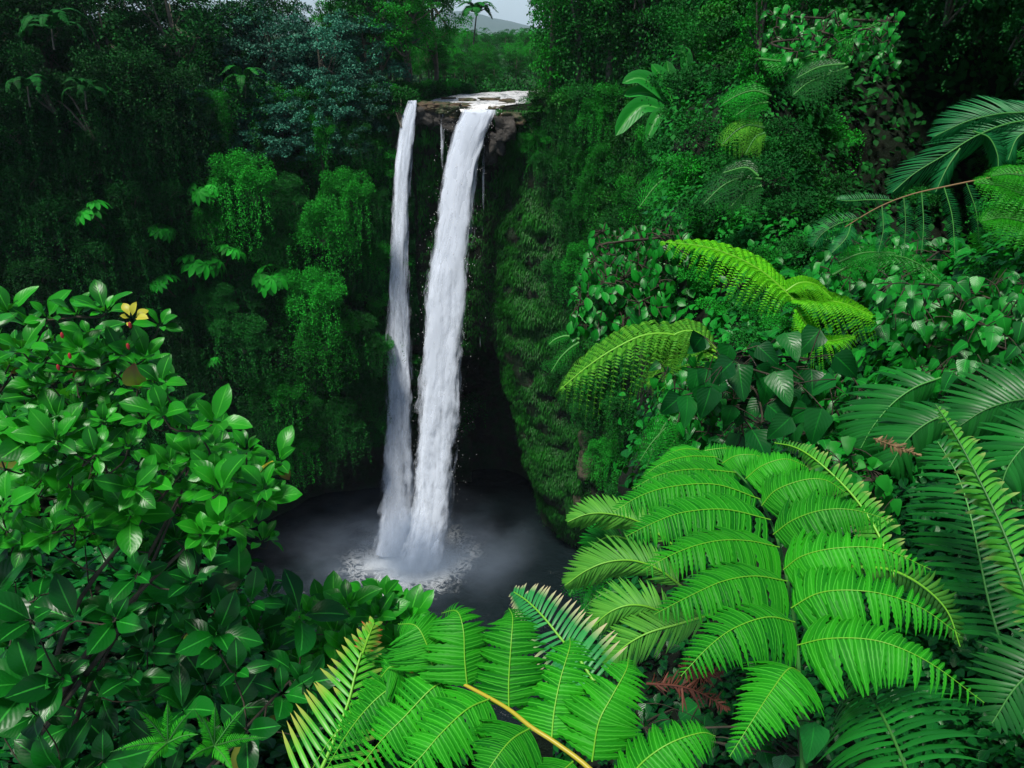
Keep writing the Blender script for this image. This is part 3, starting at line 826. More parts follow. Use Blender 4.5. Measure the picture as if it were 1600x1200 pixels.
for p in [(3.9, 85.5), (6.6, 84.2), (5.3, 88.5), (9.2, 82.8), (11.5, 80.5), (8.5, 88), (4.4, 91)]:
    put(protoV, rg.integers(0, 2), (p[0], p[1], plz(*p) - 1), rg.uniform(1.1, 1.4), 'tall vine-draped tree at the cliff edge just right of the waterfall lip', 'vine-draped trees right of the lip')
for p in scatter(36, ((8, 40), (56, 100)), 4.0, ok=lambda p: offriver(p) and p[0] > np.interp(p[1], [56, 66, 78, 83], [18, 16, 13.5, 10])):
    put(protoT, [0, 2, 3, 4][rg.integers(0, 4)], (p[0], p[1], plz(*p) - 1.2), rg.uniform(1.0, 1.4), 'green rainforest tree on the plateau to the right of the upper river', 'trees on the plateau right of the river')
for p in scatter(70, ((-34, 50), (110, 230)), 5.0, ok=offriver):
    d = p[1]; top = 60.4 + rg.uniform(-2.4, 1.0) - 1.6 * (abs(p[0] / d + .035) < .045) + max(0, abs(p[0] + 4) - 12) * 0.12
    z0 = 53.2; k = [0, 2, 3, 3][rg.integers(0, 4)]; H = [12, 10, 14, 9][k]
    put(protoT, k, (p[0], p[1], z0), (top - z0) / H, 'small distant tree closing the valley behind the upper river', 'distant trees behind the upper river')

for p in scatter(60, ((-32, 22), (225, 330)), 5.5):
    k = [0, 2, 3][rg.integers(0, 3)]; H = [12, 10, 14, 9][k]
    put(protoT, k, (p[0], p[1], 53.0), (rg.uniform(59.6, 61.6) - 53.0) / H, 'faint low tree on the far plain, just under the mountain', 'trees on the far plain')
for p in scatter(30, ((-22, 12), (112, 160)), 4.0, ok=offriver):
    k = [0, 3][rg.integers(0, 2)]; H = [12, 10, 14, 9][k]
    put(protoT, k, (p[0], p[1], 53.0), (rg.uniform(57.2, 58.8) - 53.0) / H, 'low bushy tree in the valley bottom behind the upper river', 'low trees in the valley bottom')

# ---------- shrubs on the cliff ----------
def uofx(x):
    return float(np.interp(x, cs[:, 0], np.linspace(0, 1, NU)))


def place_wall(n, ur, zr, mind, protos, smin, smax, label, group, ok=None, outw=.4):
    pts = []
    for _ in range(n * 40):
        u = rg.uniform(*ur); v = rg.uniform(0, 1)
        P, N = wall_at(u, v)
        if not (zr[0] < P[2] < zr[1]):
            continue
        if ok and not ok(P):
            continue
        if all(np.linalg.norm(P - q) > mind for q in pts):
            pts.append(P); s = rg.uniform(smin, smax)
            rz = math.atan2(N[1], N[0]) + math.pi / 2
            put(protoM, protos[rg.integers(0, len(protos))], P + N * outw * s, s, label, group, rz)
        if len(pts) >= n:
            break


BIG = [make_mound(rg, 'cliff_bush', 'x', 'bush', 4.2, 'farbright', skirt=2.2, n=13000, L=.2, lumps=24, rr=(.18, .36)),
       make_mound(rg, 'cliff_bush', 'x', 'bush', 4.0, 'far', skirt=2.6, n=12000, L=.21, lumps=26, rr=(.16, .34)),
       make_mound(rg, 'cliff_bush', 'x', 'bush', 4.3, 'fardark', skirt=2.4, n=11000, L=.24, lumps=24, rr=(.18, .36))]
AW, BW, DW = project(WALL)


def put_px(px, py, rpx, k, label, group, push=.55):
    i = np.unravel_index(np.argmin((AW - px) ** 2 + (BW - py) ** 2 + (DW < 5) * 1e9), AW.shape)
    P, N, d = WALL[i], WN[i], DW[i]
    s = rpx * d / FPX / 4.2
    put(BIG, k, P + N * s * 4.2 * push, s, label, group, rg.uniform(-.6, .6))


for px, py, r_, k in [(375, 290, 55, 0), (455, 305, 36, 1), (545, 270, 46, 0), (480, 355, 50, 0), (420, 355, 36, 1), (560, 345, 34, 1), (505, 440, 50, 0), (380, 505, 46, 1), (470, 505, 50, 0), (552, 505, 40, 1), (330, 345, 36, 0), (430, 585, 46, 0),
                      (505, 600, 42, 1), (380, 620, 36, 1), (548, 600, 32, 1), (310, 565, 36, 1), (455, 665, 38, 0), (515, 672, 34, 1), (590, 400, 26, 0), (585, 300, 26, 1), (590, 520, 26, 0), (340, 460, 34, 1), (575, 210, 30, 1), (520, 210, 34, 0), (430, 235, 30, 1)]:
    put_px(px, py, r_, k, 'rounded green bush bulging from the cliff left of the waterfall, lit from above', 'large bushes left of the waterfall', .5 + .025 * r_ * rg.uniform(.6, 1.1))
for px, py, r_ in [(60, 210, 50), (150, 230, 48), (230, 210, 44), (290, 200, 40), (100, 290, 50), (190, 300, 46), (250, 300, 38), (60, 360, 54), (130, 390, 50), (210, 380, 46), (270, 370, 40), (20, 290, 50), (20, 430, 52), (180, 450, 46), (290, 470, 40), (250, 520, 44)]:
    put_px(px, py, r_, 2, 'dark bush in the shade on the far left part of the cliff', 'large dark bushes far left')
for px, py, r_, k in [(900, 330, 34, 1), (945, 300, 34, 0), (880, 420, 30, 1), (930, 400, 36, 0), (975, 350, 36, 1), (910, 250, 34, 0), (865, 250, 30, 1), (960, 240, 36, 0), (930, 640, 30, 1), (960, 700, 34, 0), (915, 600, 26, 1), (985, 620, 36, 1), (950, 560, 34, 0), (890, 180, 34, 1), (950, 170, 34, 0)]:
    put_px(px, py, r_, k, 'leafy bush on the edge where the right cliff turns toward the viewer', 'large bushes on the right cliff')

place_wall(75, (.06, uofx(-26)), (12, 53), 3.0, [5, 6, 0, 5, 6, 2], .7, 1.25, 'dark leafy shrub clinging to the shaded cliff on the left', 'shrubs on the shaded left cliff')
place_wall(40, (uofx(-27), uofx(-12.2)), (13, 50), 2.3, [0, 1, 2, 4, 1], .6, 1.1, 'rounded small-leaved green shrub on the cliff just left of the waterfall', 'rounded shrubs left of the waterfall')
place_wall(40, (uofx(5.5), uofx(12.5)), (24, 53), 2.6, [0, 1, 3, 2], .6, 1.0, 'trailing green shrub on the upper cliff just right of the waterfall', 'shrubs on the cliff right of the waterfall')
place_wall(60, (uofx(12), uofx(19)), (6, 55), 2.7, [1, 0, 2, 4, 1], .6, 1.05, 'leafy shrub on the nearer part of the right-hand cliff', 'shrubs on the nearer right cliff')

# ---------- hanging plants that cover the rock ----------
def carpet(name, ur, zr, n, L, Wr, mat, ok=None, clump=.5, seed=1, tm=None, lift=.15, thick=.5, drop=.8):
    r = np.random.default_rng(seed)
    u = r.uniform(ur[0], ur[1], n * 3); v = r.uniform(0, 1, n * 3)
    P, N = wall_at(u, v)
    m = (P[:, 2] > zr[0] + 2 * r.normal(size=n * 3)) & (P[:, 2] < zr[1])
    dn = fbm(P * clump, 3, seed)
    m &= (dn > -0.12 + .1 * r.normal(size=n * 3))
    if ok is not None:
        m &= ok(P)
    P = P[m][:n]; N = N[m][:n]; dn = dn[m][:n]; k = len(P)
    P = P + N * (lift + thick * r.uniform(0, 1, k) * (dn + .3) * 1.6)[:, None]
    D = nrm(N * r.uniform(.3, .9, k)[:, None] + np.array([0, 0, -drop]) + rdir(r, k) * .35)
    NN = nrm(N * .5 + Z * .9 + rdir(r, k) * .2)
    mb = MB()
    leaves(mb, tm or DIAN, P, D, NN, L * r.uniform(.5, 1.3, k), L * Wr * r.uniform(.8, 1.2, k), np.clip(.45 + dn * .9 + r.normal(0, .2, k), 0, 1))
    return kind(mb.build(name, M[mat]), 'stuff')


carpet('hanging_ferns', (uofx(-1.8), uofx(13)), (4, 53), 90000, .46, .26, 'moss', seed=21)
carpet('hanging_ferns', (uofx(-10.4), uofx(-1)), (27, 52), 9000, .42, .3, 'moss', seed=22, clump=.8)
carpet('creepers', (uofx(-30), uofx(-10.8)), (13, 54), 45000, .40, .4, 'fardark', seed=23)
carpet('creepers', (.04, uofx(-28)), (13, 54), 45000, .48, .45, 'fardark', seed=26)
carpet('creepers', (uofx(11), .9), (2, 56), 45000, .40, .5, 'far', seed=24)

for px, py, Y in ((834, 160, 86.6), (838, 152, 90.0), (846, 165, 87.5), (832, 180, 85.6), (846, 205, 84.6), (612, 168, 86.6), (828, 215, 85.2)):
    put(protoM, 1, WY(px, py, Y) - Z * .4, .6, 'small bush crowding the end of the rock ledge at the lip', 'bushes beside the lip')
for x in np.arange(-64, -31, 3.1):
    P, N = wall_at(uofx(x), .01)
    put(BIG, 2, P + N * rg.uniform(.5, 2) + Z * rg.uniform(-1.5, 3.5), rg.uniform(.65, 1.0), 'dark bush mounded over the far left stretch of the rim', 'dark bushes over the far left rim')
for x in (-29, -25, -21.5, -18, -14.5, -12.6):
    P, N = wall_at(uofx(x), .01)
    put(BIG, int(rg.integers(0, 2)), P + N * rg.uniform(.3, 1.2) + Z * rg.uniform(-2.5, 1.0), rg.uniform(.4, .62), 'green bush spilling over the rim among the blue-green trees', 'green bushes among the blue-green trees')
# bushes on the plateau, by the river and under the trees
for p in scatter(26, ((-13, 14), (86, 104)), 2.0, ok=lambda p: offriver(p) and behind_rim(p)):
    put(protoM, [0, 1, 4][rg.integers(0, 3)], (p[0], p[1], plz(*p) + .8), rg.uniform(.6, .95), 'low green bush on the bank of the upper river', 'bushes on the river bank')
for x in np.arange(-62, -11, 2.3):
    P, N = wall_at(uofx(x), .01)
    put(protoM, 5 + rg.integers(0, 2) if x < -30 else rg.integers(0, 3), P + N * .3 + Z * .6, rg.uniform(.8, 1.1), 'leafy bush hanging over the cliff rim left of the falls', 'bushes on the left rim')
for x in list(np.arange(3.5, 13, 1.7)) + [13.5, 14.5, 15.5]:
    P, N = wall_at(uofx(x), .01)
    put(protoM, [0, 1, 3][rg.integers(0, 3)], P + N * .3 + Z * .4, rg.uniform(.7, 1.0), 'leafy bush hanging over the cliff rim right of the falls', 'bushes on the right rim')


def floor_cover(name, box, n, L, mat, seed, zup=1.2):
    r = np.random.default_rng(seed)
    F = PL[:, :10]; i = r.integers(0, F.shape[0] - 1, n * 6); j = r.integers(0, 9, n * 6); a = r.uniform(0, 1, (n * 6, 1)); b = r.uniform(0, 1, (n * 6, 1))
    P = (F[i, j] * (1 - a) + F[i + 1, j] * a) * (1 - b) + (F[i, j + 1] * (1 - a) + F[i + 1, j + 1] * a) * b
    m = (P[:, 0] > box[0]) & (P[:, 0] < box[1]) & (P[:, 1] > box[2]) & (P[:, 1] < box[3])
    P = P[m]; dd_ = np.min(np.linalg.norm(P[:, None, :2] - RC[None], axis=-1), 1)
    P = P[dd_ > 6.2][:n]; k = len(P)
    h = (fbm(P * .35, 3, seed) + .35).clip(0, 1) * zup
    P = P + Z * (h * r.uniform(0, 1, k))[:, None]
    mb = MB(); leaves(mb, DIA, P, nrm(rdir(r, k) + Z * .6), nrm(Z + rdir(r, k) * .5), L * r.uniform(.5, 1.3, k), L * .5, r.uniform(0, 1, k))
    kind(mb.build(name, M[mat]), 'stuff')


floor_cover('forest_undergrowth', (-66, 45, 50, 175), 60000, .55, 'far', 41, 2.5)
floor_cover('river_bank_grass', (-12, 9, 84, 104), 9000, .5, 'grass', 42, .8)

# ---------- single plants that stand out on the cliff ----------
def wall_hit(px, py):
    """nearest wall point seen at this pixel"""
    a, b, dd_ = project(WALL)
    q = (a - px) ** 2 + (b - py) ** 2 + (dd_ < 5) * 1e9
    i = np.unravel_index(np.argmin(q), q.shape)
    return WALL[i], WN[i]


rq = np.random.default_rng(99)
for k, (px, py, R, lab) in enumerate([(292, 290, 2.6, 'star-shaped broad-leaved plant on the left cliff, highest and clearest of its kind'), (147, 332, 2.4, 'star-shaped broad-leaved plant on the dark cliff far left, above the glossy shrub'),
                                      (305, 412, 3.0, 'large broad-leaved rosette on the left cliff, right above the shrub with the yellow cluster'), (345, 395, 2.2, 'broad-leaved rosette between the two large ones low on the left cliff'),
                                      (415, 432, 3.0, 'large broad-leaved rosette low on the left cliff, nearest of its kind to the waterfall'), (255, 432, 2.0, 'small broad-leaved rosette at the upper right of the glossy left shrub'),
                                      (240, 340, 1.8, 'small broad-leaved rosette on the left cliff, between the two star-shaped plants'), (328, 560, 1.3, 'tiny rosette low on the left cliff beside the right branch of the glossy shrub')]):
    P, N = wall_hit(px, py)
    t = make_rosette(rq, 'umbrella_plant', lab, 'broad-leaved plant', R, 'farbright', nl=9, H=1.0, fingers=7)
    t.location = tuple(P + N * 2.6 - Z * 1.0); t.rotation_euler = (0.35, 0, rq.uniform(0, 6))
for px, py, Y, R, H, lab in [(381, 128, 82.5, 3.0, 7, 'small palm with drooping fronds in front of the blue-green trees'), (78, 45, 68, 3.2, 8, 'shadowy palm near the top left corner'),
                             (40, 135, 66, 2.2, 5, 'small dim palm at the far left edge, under the shadowy palm'), (130, 142, 72, 2.4, 5, 'small dim palm on the dark cliff between the far-left trees')]:
    H = 1.5; t = make_palm(rq, 'palm_tree', lab, 'palm', R * .8, 'fardark' if px < 200 else 'far', nf=9, H=H, Lw=.16, nl=20, rise=.35, ll=.22, droop=.35)
    t.location = tuple(WY(px, py, Y) - Z * H)
t = make_palm(rq, 'coconut_palm', 'distant coconut palm silhouetted against the sky gap above the river', 'palm', 3.4, 'far', nf=12, H=9, Lw=.07, nl=22, rise=.35, droop=.25)
t.location = tuple(WY(737, 22, 150) - Z * 9)
# ---------- the falls ----------
def fallmat(name, dens, seed, col=(0.74, 0.81, 0.92)):
    m, nt = newmat(name); L = nt.links.new
    out = nd(nt, 'ShaderNodeOutputMaterial')
    at = nd(nt, 'ShaderNodeAttribute', attribute_name='leaf'); sp = nd(nt, 'ShaderNodeSeparateXYZ'); L(at.outputs['Vector'], sp.inputs[0])
    # sp: x = density, y = metres across, z = metres along the fall
    cb = nd(nt, 'ShaderNodeCombineXYZ'); L(sp.outputs[1], cb.inputs[0]); 
    sc = nd(nt, 'ShaderNodeMath', operation='MULTIPLY', inp={1: 0.055}); L(sp.outputs[2], sc.inputs[0]); L(sc.outputs[0], cb.inputs[1]); cb.inputs[2].default_value = seed * 3.7
    n1 = nd(nt, 'ShaderNodeTexNoise', inp={'Scale': 1.5, 'Detail': 4.0, 'Roughness': 0.55, 'Distortion': 0.5}); L(cb.outputs[0], n1.inputs['Vector'])
    cb2 = nd(nt, 'ShaderNodeCombineXYZ'); L(sp.outputs[1], cb2.inputs[0]); s2 = nd(nt, 'ShaderNodeMath', operation='MULTIPLY', inp={1: 0.20}); L(sp.outputs[2], s2.inputs[0]); L(s2.outputs[0], cb2.inputs[1]); cb2.inputs[2].default_value = seed * 1.3
    n2 = nd(nt, 'ShaderNodeTexNoise', inp={'Scale': 2.4, 'Detail': 5.0, 'Roughness': 0.6}); L(cb2.outputs[0], n2.inputs['Vector'])
    ad = nd(nt, 'ShaderNodeMath', operation='MULTIPLY_ADD', inp={1: 0.55}); L(n2.outputs[0], ad.inputs[0])
    h1 = nd(nt, 'ShaderNodeMath', operation='MULTIPLY', inp={1: 0.75}); L(n1.outputs[0], h1.inputs[0]); L(h1.outputs[0], ad.inputs[2])
    e = nd(nt, 'ShaderNodeMath', operation='ADD'); L(ad.outputs[0], e.inputs[0]); L(sp.outputs[0], e.inputs[1])
    al = nd(nt, 'ShaderNodeMapRange', inp={1: 1.05, 2: 1.27, 3: 0.0, 4: dens}); L(e.outputs[0], al.inputs[0])
    bs = nd(nt, 'ShaderNodeBsdfDiffuse', inp={'Color': (col[0], col[1], col[2], 1)})
    bp = nd(nt, 'ShaderNodeBump', inp={'Strength': 0.5, 'Distance': 0.4}); L(ad.outputs[0], bp.inputs['Height'])
    # broken water scatters light from above as well as from the front
    av = nd(nt, 'ShaderNodeVectorMath', operation='ADD'); av.inputs[1].default_value = (0, 0, 0.75); L(bp.outputs[0], av.inputs[0])
    nv = nd(nt, 'ShaderNodeVectorMath', operation='NORMALIZE'); L(av.outputs[0], nv.inputs[0]); L(nv.outputs[0], bs.inputs['Normal'])
    tl = nd(nt, 'ShaderNodeBsdfTranslucent', inp={'Color': (col[0], col[1], col[2], 1)})
    m0 = nd(nt, 'ShaderNodeMixShader', inp={0: 0.3}); L(bs.outputs[0], m0.inputs[1]); L(tl.outputs[0], m0.inputs[2])
    tp = nd(nt, 'ShaderNodeBsdfTransparent')
    ms = nd(nt, 'ShaderNodeMixShader'); L(al.outputs[0], ms.inputs[0]); L(tp.outputs[0], ms.inputs[1]); L(m0.outputs[0], ms.inputs[2])
    L(ms.outputs[0], out.inputs[0])
    return m


FM = [fallmat('falling_water_core', 1.0, 1), fallmat('falling_water_veil', 0.8, 2), fallmat('falling_water_spray', 0.55, 3)]


def strand(name, label, edges, Y0, throw, shells, dens_top=.62, dens_bot=.5, thick=.32, seed=0, wig=.10):
    """edges rows: py, px left, px right"""
    E = np.array(edges, float); py = np.linspace(E[0, 0], E[-1, 0], 150)
    l = np.interp(py, E[:, 0], E[:, 1]); r = np.interp(py, E[:, 0], E[:, 2])
    k = np.ones(9) / 9
    ls = np.convolve(np.pad(l, 4, 'edge'), k, 'valid'); rs = np.convolve(np.pad(r, 4, 'edge'), k, 'valid')
    C = []; Wd = []
    z0 = WY(0, py[0], Y0)[2]
    for a, b, p in zip(ls, rs, py):
        yy = Y0
        for _ in range(3):
            z = WY(0, p, yy)[2]; yy = Y0 - throw * math.sqrt(max(0, z0 - z) / 52)
        A = WY(a, p, yy); B = WY(b, p, yy); C.append((A + B) / 2); Wd.append(np.linalg.norm(B - A) / 2)
    C = np.array(C); Wd = np.array(Wd); ln = z0 - C[:, 2]
    root = thing(name, C[0], label, 'waterfall')
    for si, (sc, mi, dd) in enumerate(shells):
        m = 40; an = np.linspace(0, 2 * math.pi, m + 1)
        cx = np.cos(an)[None]; sy = np.sin(an)[None]
        # lumpy, streaked skin
        pn = np.stack([cx * Wd[:, None] * 1.1 + 9 * si, sy * Wd[:, None] + seed * 5, np.repeat(ln[:, None], m + 1, 1) * .16], -1)
        dsp = 1 + wig * 2.2 * fbm(pn * np.array([.9, .9, 1]), 3, seed + si) + wig * 1.2 * fbm(pn * np.array([3., 3, 3.2]), 3, seed + si + 5)
        V = np.stack([C[:, 0][:, None] + cx * Wd[:, None] * sc * dsp, C[:, 1][:, None] - sy * Wd[:, None] * thick * sc * dsp, np.repeat(C[:, 2][:, None], m + 1, 1)], -1)
        mb = MB()
        fr = ln / ln[-1]
        edge = -0.55 * np.abs(cx) ** 5 * np.ones((150, 1))
        den = (dens_top + (dens_bot - dens_top) * fr)[:, None] + edge + dd
        den = den - 0.5 * sstep(.02, 0, fr)[:, None] * 0
        uv = np.stack([np.repeat((an * 0.5)[None], 150, 0) * Wd.mean() * 1.3, np.repeat(ln[:, None], m + 1, 1)], -1)
        grid(mb, V, tint=den.ravel(), uv=uv.reshape(-1, 2))
        mb.build(['water_core', 'water_veil', 'water_spray'][si], FM[mi], root)
    return root, C, Wd


mainE = [(172, 728, 776), (180, 716, 776), (192, 710, 768), (215, 706, 758), (232, 702, 750), (262, 694, 744), (300, 688, 740), (350, 679, 737), (420, 668, 732), (500, 661, 728), (580, 653, 724), (650, 648, 720),
         (720, 643, 717), (780, 637, 713), (830, 628, 712), (862, 614, 704), (884, 604, 704)]
leftE = [(157, 641, 652), (160, 634, 656), (165, 630, 656), (180, 626, 655), (210, 618, 650), (270, 611, 645), (340, 607, 643), (420, 603, 643), (500, 601, 646), (600, 599, 649), (680, 598, 650), (740, 594, 652), (800, 588, 654), (862, 576, 658)]
r1, CM, WM = strand('main_waterfall', 'broad white main waterfall plunging from the notch in the rock ledge to the pool', mainE, 85.0, 3.6,
                    [(.84, 0, .0), (1.0, 1, -.02), (1.14, 2, -.10)], .80, .50, seed=1, wig=.20)
r2, CL, WL = strand('narrow_waterfall', 'narrow twin-streaked waterfall falling beside the main one, on its left', leftE, 85.2, 1.6,
                    [(.80, 0, .06), (1.0, 1, -.02), (1.18, 2, -.12)], .52, .60, seed=4, wig=.18)
strand('waterfall_trickle', 'thin wispy trickle between the two white waterfalls at the lip', [(172, 686, 695), (200, 685, 697), (260, 687, 696), (310, 688, 695)], 85.3, .6, [(.8, 1, -.02), (1.2, 2, -.10)], .48, .22, seed=7)
strand('waterfall_trickle', 'faint broken trickle falling down the rock right of the main waterfall', [(222, 750, 760), (300, 752, 759), (400, 750, 757), (500, 748, 757), (600, 745, 756), (700, 742, 753), (800, 736, 750)], 85.0, .8, [(.8, 1, -.06), (1.4, 2, -.12)], .42, .30, seed=9)

# ---------- mist ----------
def mistmat(dn, sc_, lo):
    m, nt = newmat('spray_mist'); L = nt.links.new
    out = nd(nt, 'ShaderNodeOutputMaterial'); tc = nd(nt, 'ShaderNodeTexCoord')
    ln = nd(nt, 'ShaderNodeVectorMath', operation='LENGTH'); L(tc.outputs['Object'], ln.inputs[0])
    fo = nd(nt, 'ShaderNodeMapRange', interpolation_type='SMOOTHSTEP', inp={1: 0.15, 2: 0.98, 3: 1.0, 4: 0.0}); L(ln.outputs['Value'], fo.inputs[0])
    nz = nd(nt, 'ShaderNodeTexNoise', inp={'Scale': sc_, 'Detail': 4.0, 'Roughness': 0.6}); L(tc.outputs['Object'], nz.inputs['Vector'])
    nr = nd(nt, 'ShaderNodeMapRange', inp={1: 0.42, 2: 0.70, 3: lo, 4: 1.0}); L(nz.outputs[0], nr.inputs[0])
    mu = nd(nt, 'ShaderNodeMath', operation='MULTIPLY'); L(fo.outputs[0], mu.inputs[0]); L(nr.outputs[0], mu.inputs[1])
    m2 = nd(nt, 'ShaderNodeMath', operation='MULTIPLY', inp={1: dn}); L(mu.outputs[0], m2.inputs[0])
    pv = nd(nt, 'ShaderNodeVolumePrincipled', inp={'Color': (0.66, 0.80, 1.0, 1), 'Anisotropy': 0.2}); L(m2.outputs[0], pv.inputs['Density'])
    L(pv.outputs[0], out.inputs['Volume'])
    return m
M['mist'] = mistmat(.30, 2.2, .02); M['mist2'] = mistmat(.9, 1.8, .35)


def mist(name, c, r, mt='mist'):
    mb = MB()
    th = np.linspace(0.001, math.pi - .001, 14)[:, None]; ph = np.linspace(0, 2 * math.pi, 25)[None]
    V = np.stack([np.sin(th) * np.cos(ph), np.sin(th) * np.sin(ph), np.cos(th) * np.ones_like(ph)], -1)[:, ::-1]
    grid(mb, V)
    o = mb.build(name, M[mt]); o.location = tuple(c); o.scale = tuple(r)
    return kind(o, 'stuff')


mist('spray_mist', (-13.5, 82.0, 1.5), (20, 14, 8.0))
mist('splash_mist', (-11.6, 81.8, 1.4), (5.6, 4.6, 8.5), 'mist2')

# ---------- loose spray thrown off the falling water ----------
def droplets(name, C, Wd, n, seed, s0=.035, s1=.11, spread=.95):
    r = np.random.default_rng(seed); k = (r.uniform(0, 1, n) ** 1.15 * (len(C) - 1)).astype(int)
    P = C[k] + np.stack([r.normal(0, spread, n) * Wd[k] * .72, r.normal(0, spread, n) * Wd[k] * .3 - .2, r.uniform(-.3, .3, n)], -1)
    s = r.uniform(s0, s1, n); q = rdir(r, n * 4).reshape(n, 4, 3) * s[:, None, None] * np.array([1, 1, 2.2])
    V = (P[:, None] + q).reshape(-1, 3); b = np.arange(n)[:, None] * 4
    T = np.concatenate([b + np.array(f) for f in ((0, 1, 2), (0, 2, 3), (0, 3, 1), (1, 3, 2))])
    mb = MB(); mb.add(V, T=T, tint=.5); return kind(mb.build(name, M['foam']), 'stuff')


m_, nt_ = newmat('white_spray'); o_ = nd(nt_, 'ShaderNodeOutputMaterial'); b_ = nd(nt_, 'ShaderNodeBsdfDiffuse', inp={'Color': (.9, .91, .9, 1)}); nt_.links.new(b_.outputs[0], o_.inputs[0]); M['foam'] = m_
droplets('spray_droplets', CM, WM, 2600, 3, .02, .05, .85)

# ---------- rock ledge at the lip ----------
led = thing('rock_ledge', WY(700, 168, 86.0), 'brown rock ledge across the lip of the falls, split by the water notch', 'rock ledge')
rl = np.random.default_rng(5)


def rock(c, r, seed, mat, parent=None, amp=.7, name='ledge_rock'):
    mb = MB(); res = (26, 36)
    th = np.linspace(0.02, math.pi - 0.02, res[0])[:, None]; ph = np.linspace(0, 2 * math.pi, res[1] + 1)[None]
    d = np.stack([np.sin(th) * np.cos(ph), np.sin(th) * np.sin(ph), np.cos(th) * np.ones_like(ph)], -1)
    box = d / np.maximum(np.abs(d).max(-1, keepdims=True), .55)      # blocky
    k = 1 + amp * fbm(d * 1.6 + seed * 7.3, 3, seed) + .28 * np.abs(fbm(d * 5 + seed * 3.1, 3, seed + 2))
    q = np.asarray(r) * .8
    grid(mb, box * k[..., None] * q + np.asarray(c))
    return mb.build(name, M[mat], parent, smooth=True, origin=None if parent is not None else c)


for k, (px, py, Y, sx, sy, sz) in enumerate([(664, 167, 86.4, 1.2, 1.2, .5), (648, 164, 87.2, 1.2, 1.2, .4), (684, 169, 86.2, 1.3, 1.1, .5), (702, 172, 86.0, 1.1, 1.0, .5), (706, 177, 86.0, .8, .8, .5), (676, 165, 87.6, 1.4, 1.2, .35), (700, 166, 87.6, 1.4, 1.2, .38),
                                          (722, 168, 87.6, 1.2, 1.0, .4), (776, 170, 87.2, 1.0, .9, .4), (636, 163, 87.4, 1.0, 1.0, .4), (620, 164, 87.4, 1.3, 1.1, .45), (730, 158, 92.0, 1.0, .8, .3), (765, 157, 93.0, 1.2, .9, .3), (700, 155, 94, 1.0, .8, .25), (792, 160, 90, 1.0, .9, .35)]):
    rock(WY(px, py, Y), (sx, sy, sz), k + 1, 'ledge', led)
for k, (px, py, Y, sx, sy, sz) in enumerate([(662, 180, 86.0, 1.0, .9, 1.0), (680, 184, 86.0, .9, .8, 1.0), (700, 188, 85.9, .9, .8, 1.0), (712, 200, 86.2, .7, .8, 1.2)]):
    rock(WY(px, py, Y), (sx, sy, sz), k + 31, 'wetrock', led, name='wet_rock')
for k, (px, py, Y, sx, sy, sz, mt) in enumerate([(790, 200, 84.8, 1.1, 1.2, 1.2, 'wetrock'), (777, 224, 85.0, .9, 1.0, 1.2, 'wetrock'), (800, 184, 85.6, 1.3, 1.1, .6, 'ledge'), (814, 176, 86.6, 1.2, 1.1, .5, 'ledge'), (768, 236, 86.0, .8, .8, 1.3, 'wetrock')]):
    p = WY(px, py, Y)
    o = rock(p, (sx, sy, sz), k + 50, mt, name='boulder')
    tag(o, ['black wet boulder at the right edge of the main waterfall, largest of those there', 'black wet rock just under the big boulder beside the main waterfall', 'brown boulder above the black wet boulder at the lip', 'brown rock at the far right end of the lip, below the vine-draped tree', 'black rock behind the right edge of the main waterfall'][k], 'boulder')


# ---------- bare rock showing through the creepers ----------
a_, b_, d_ = project(WALL)
for k, (px, py, r_, lab) in enumerate([(918, 712, (1.5, .9, 2.9), 'pale bare rock patch showing on the mossy right cliff, above the yellow-tipped ferns'), (905, 775, (1.1, .7, 1.8), 'brown bare rock low on the right cliff, under the pale bare patch')]):
    i_ = np.unravel_index(np.argmin((a_ - px) ** 2 + (b_ - py) ** 2 + (d_ < 5) * 1e9), a_.shape)
    p = WALL[i_] - WN[i_] * .25
    o = rock(p, r_, 80 + k, 'landslip', name='bare_rock', amp=.9); tag(o, lab, 'rock')
# ---------- near slope on the right and bank on the left ----------
def sheet(cols, nu, nv, noise=.09, seed=3, hollow=None):
    """cols: list of columns, each a list of world points (same length)"""
    A = np.array(cols, float)
    B = np.stack([crv(A[:, j], nu) for j in range(A.shape[1])], 1)
    C = np.stack([crv(B[i], nv) for i in range(nu)], 0)
    du = np.gradient(C, axis=0); dv = np.gradient(C, axis=1)
    N = nrm(np.cross(du, dv))
    toc = CAM - C
    N = N * np.sign(np.sum(N * toc, -1, keepdims=True))
    dist = np.linalg.norm(toc, axis=-1, keepdims=True)
    n = fbm(C / np.maximum(dist * .12, .4), 3, seed)[..., None] * 0 + fbm(C * .9, 3, seed)[..., None] * .35 + fbm(C * .3, 3, seed + 3)[..., None] * .9
    C = C + N * n * np.clip(dist * noise, .1, 2.2)
    if hollow is not None:
        C = hollow(C, N)
    du = np.gradient(C, axis=0); dv = np.gradient(C, axis=1)
    N2 = nrm(np.cross(du, dv)); N2 = N2 * np.sign(np.sum(N2 * N, -1, keepdims=True))
    return C, N2


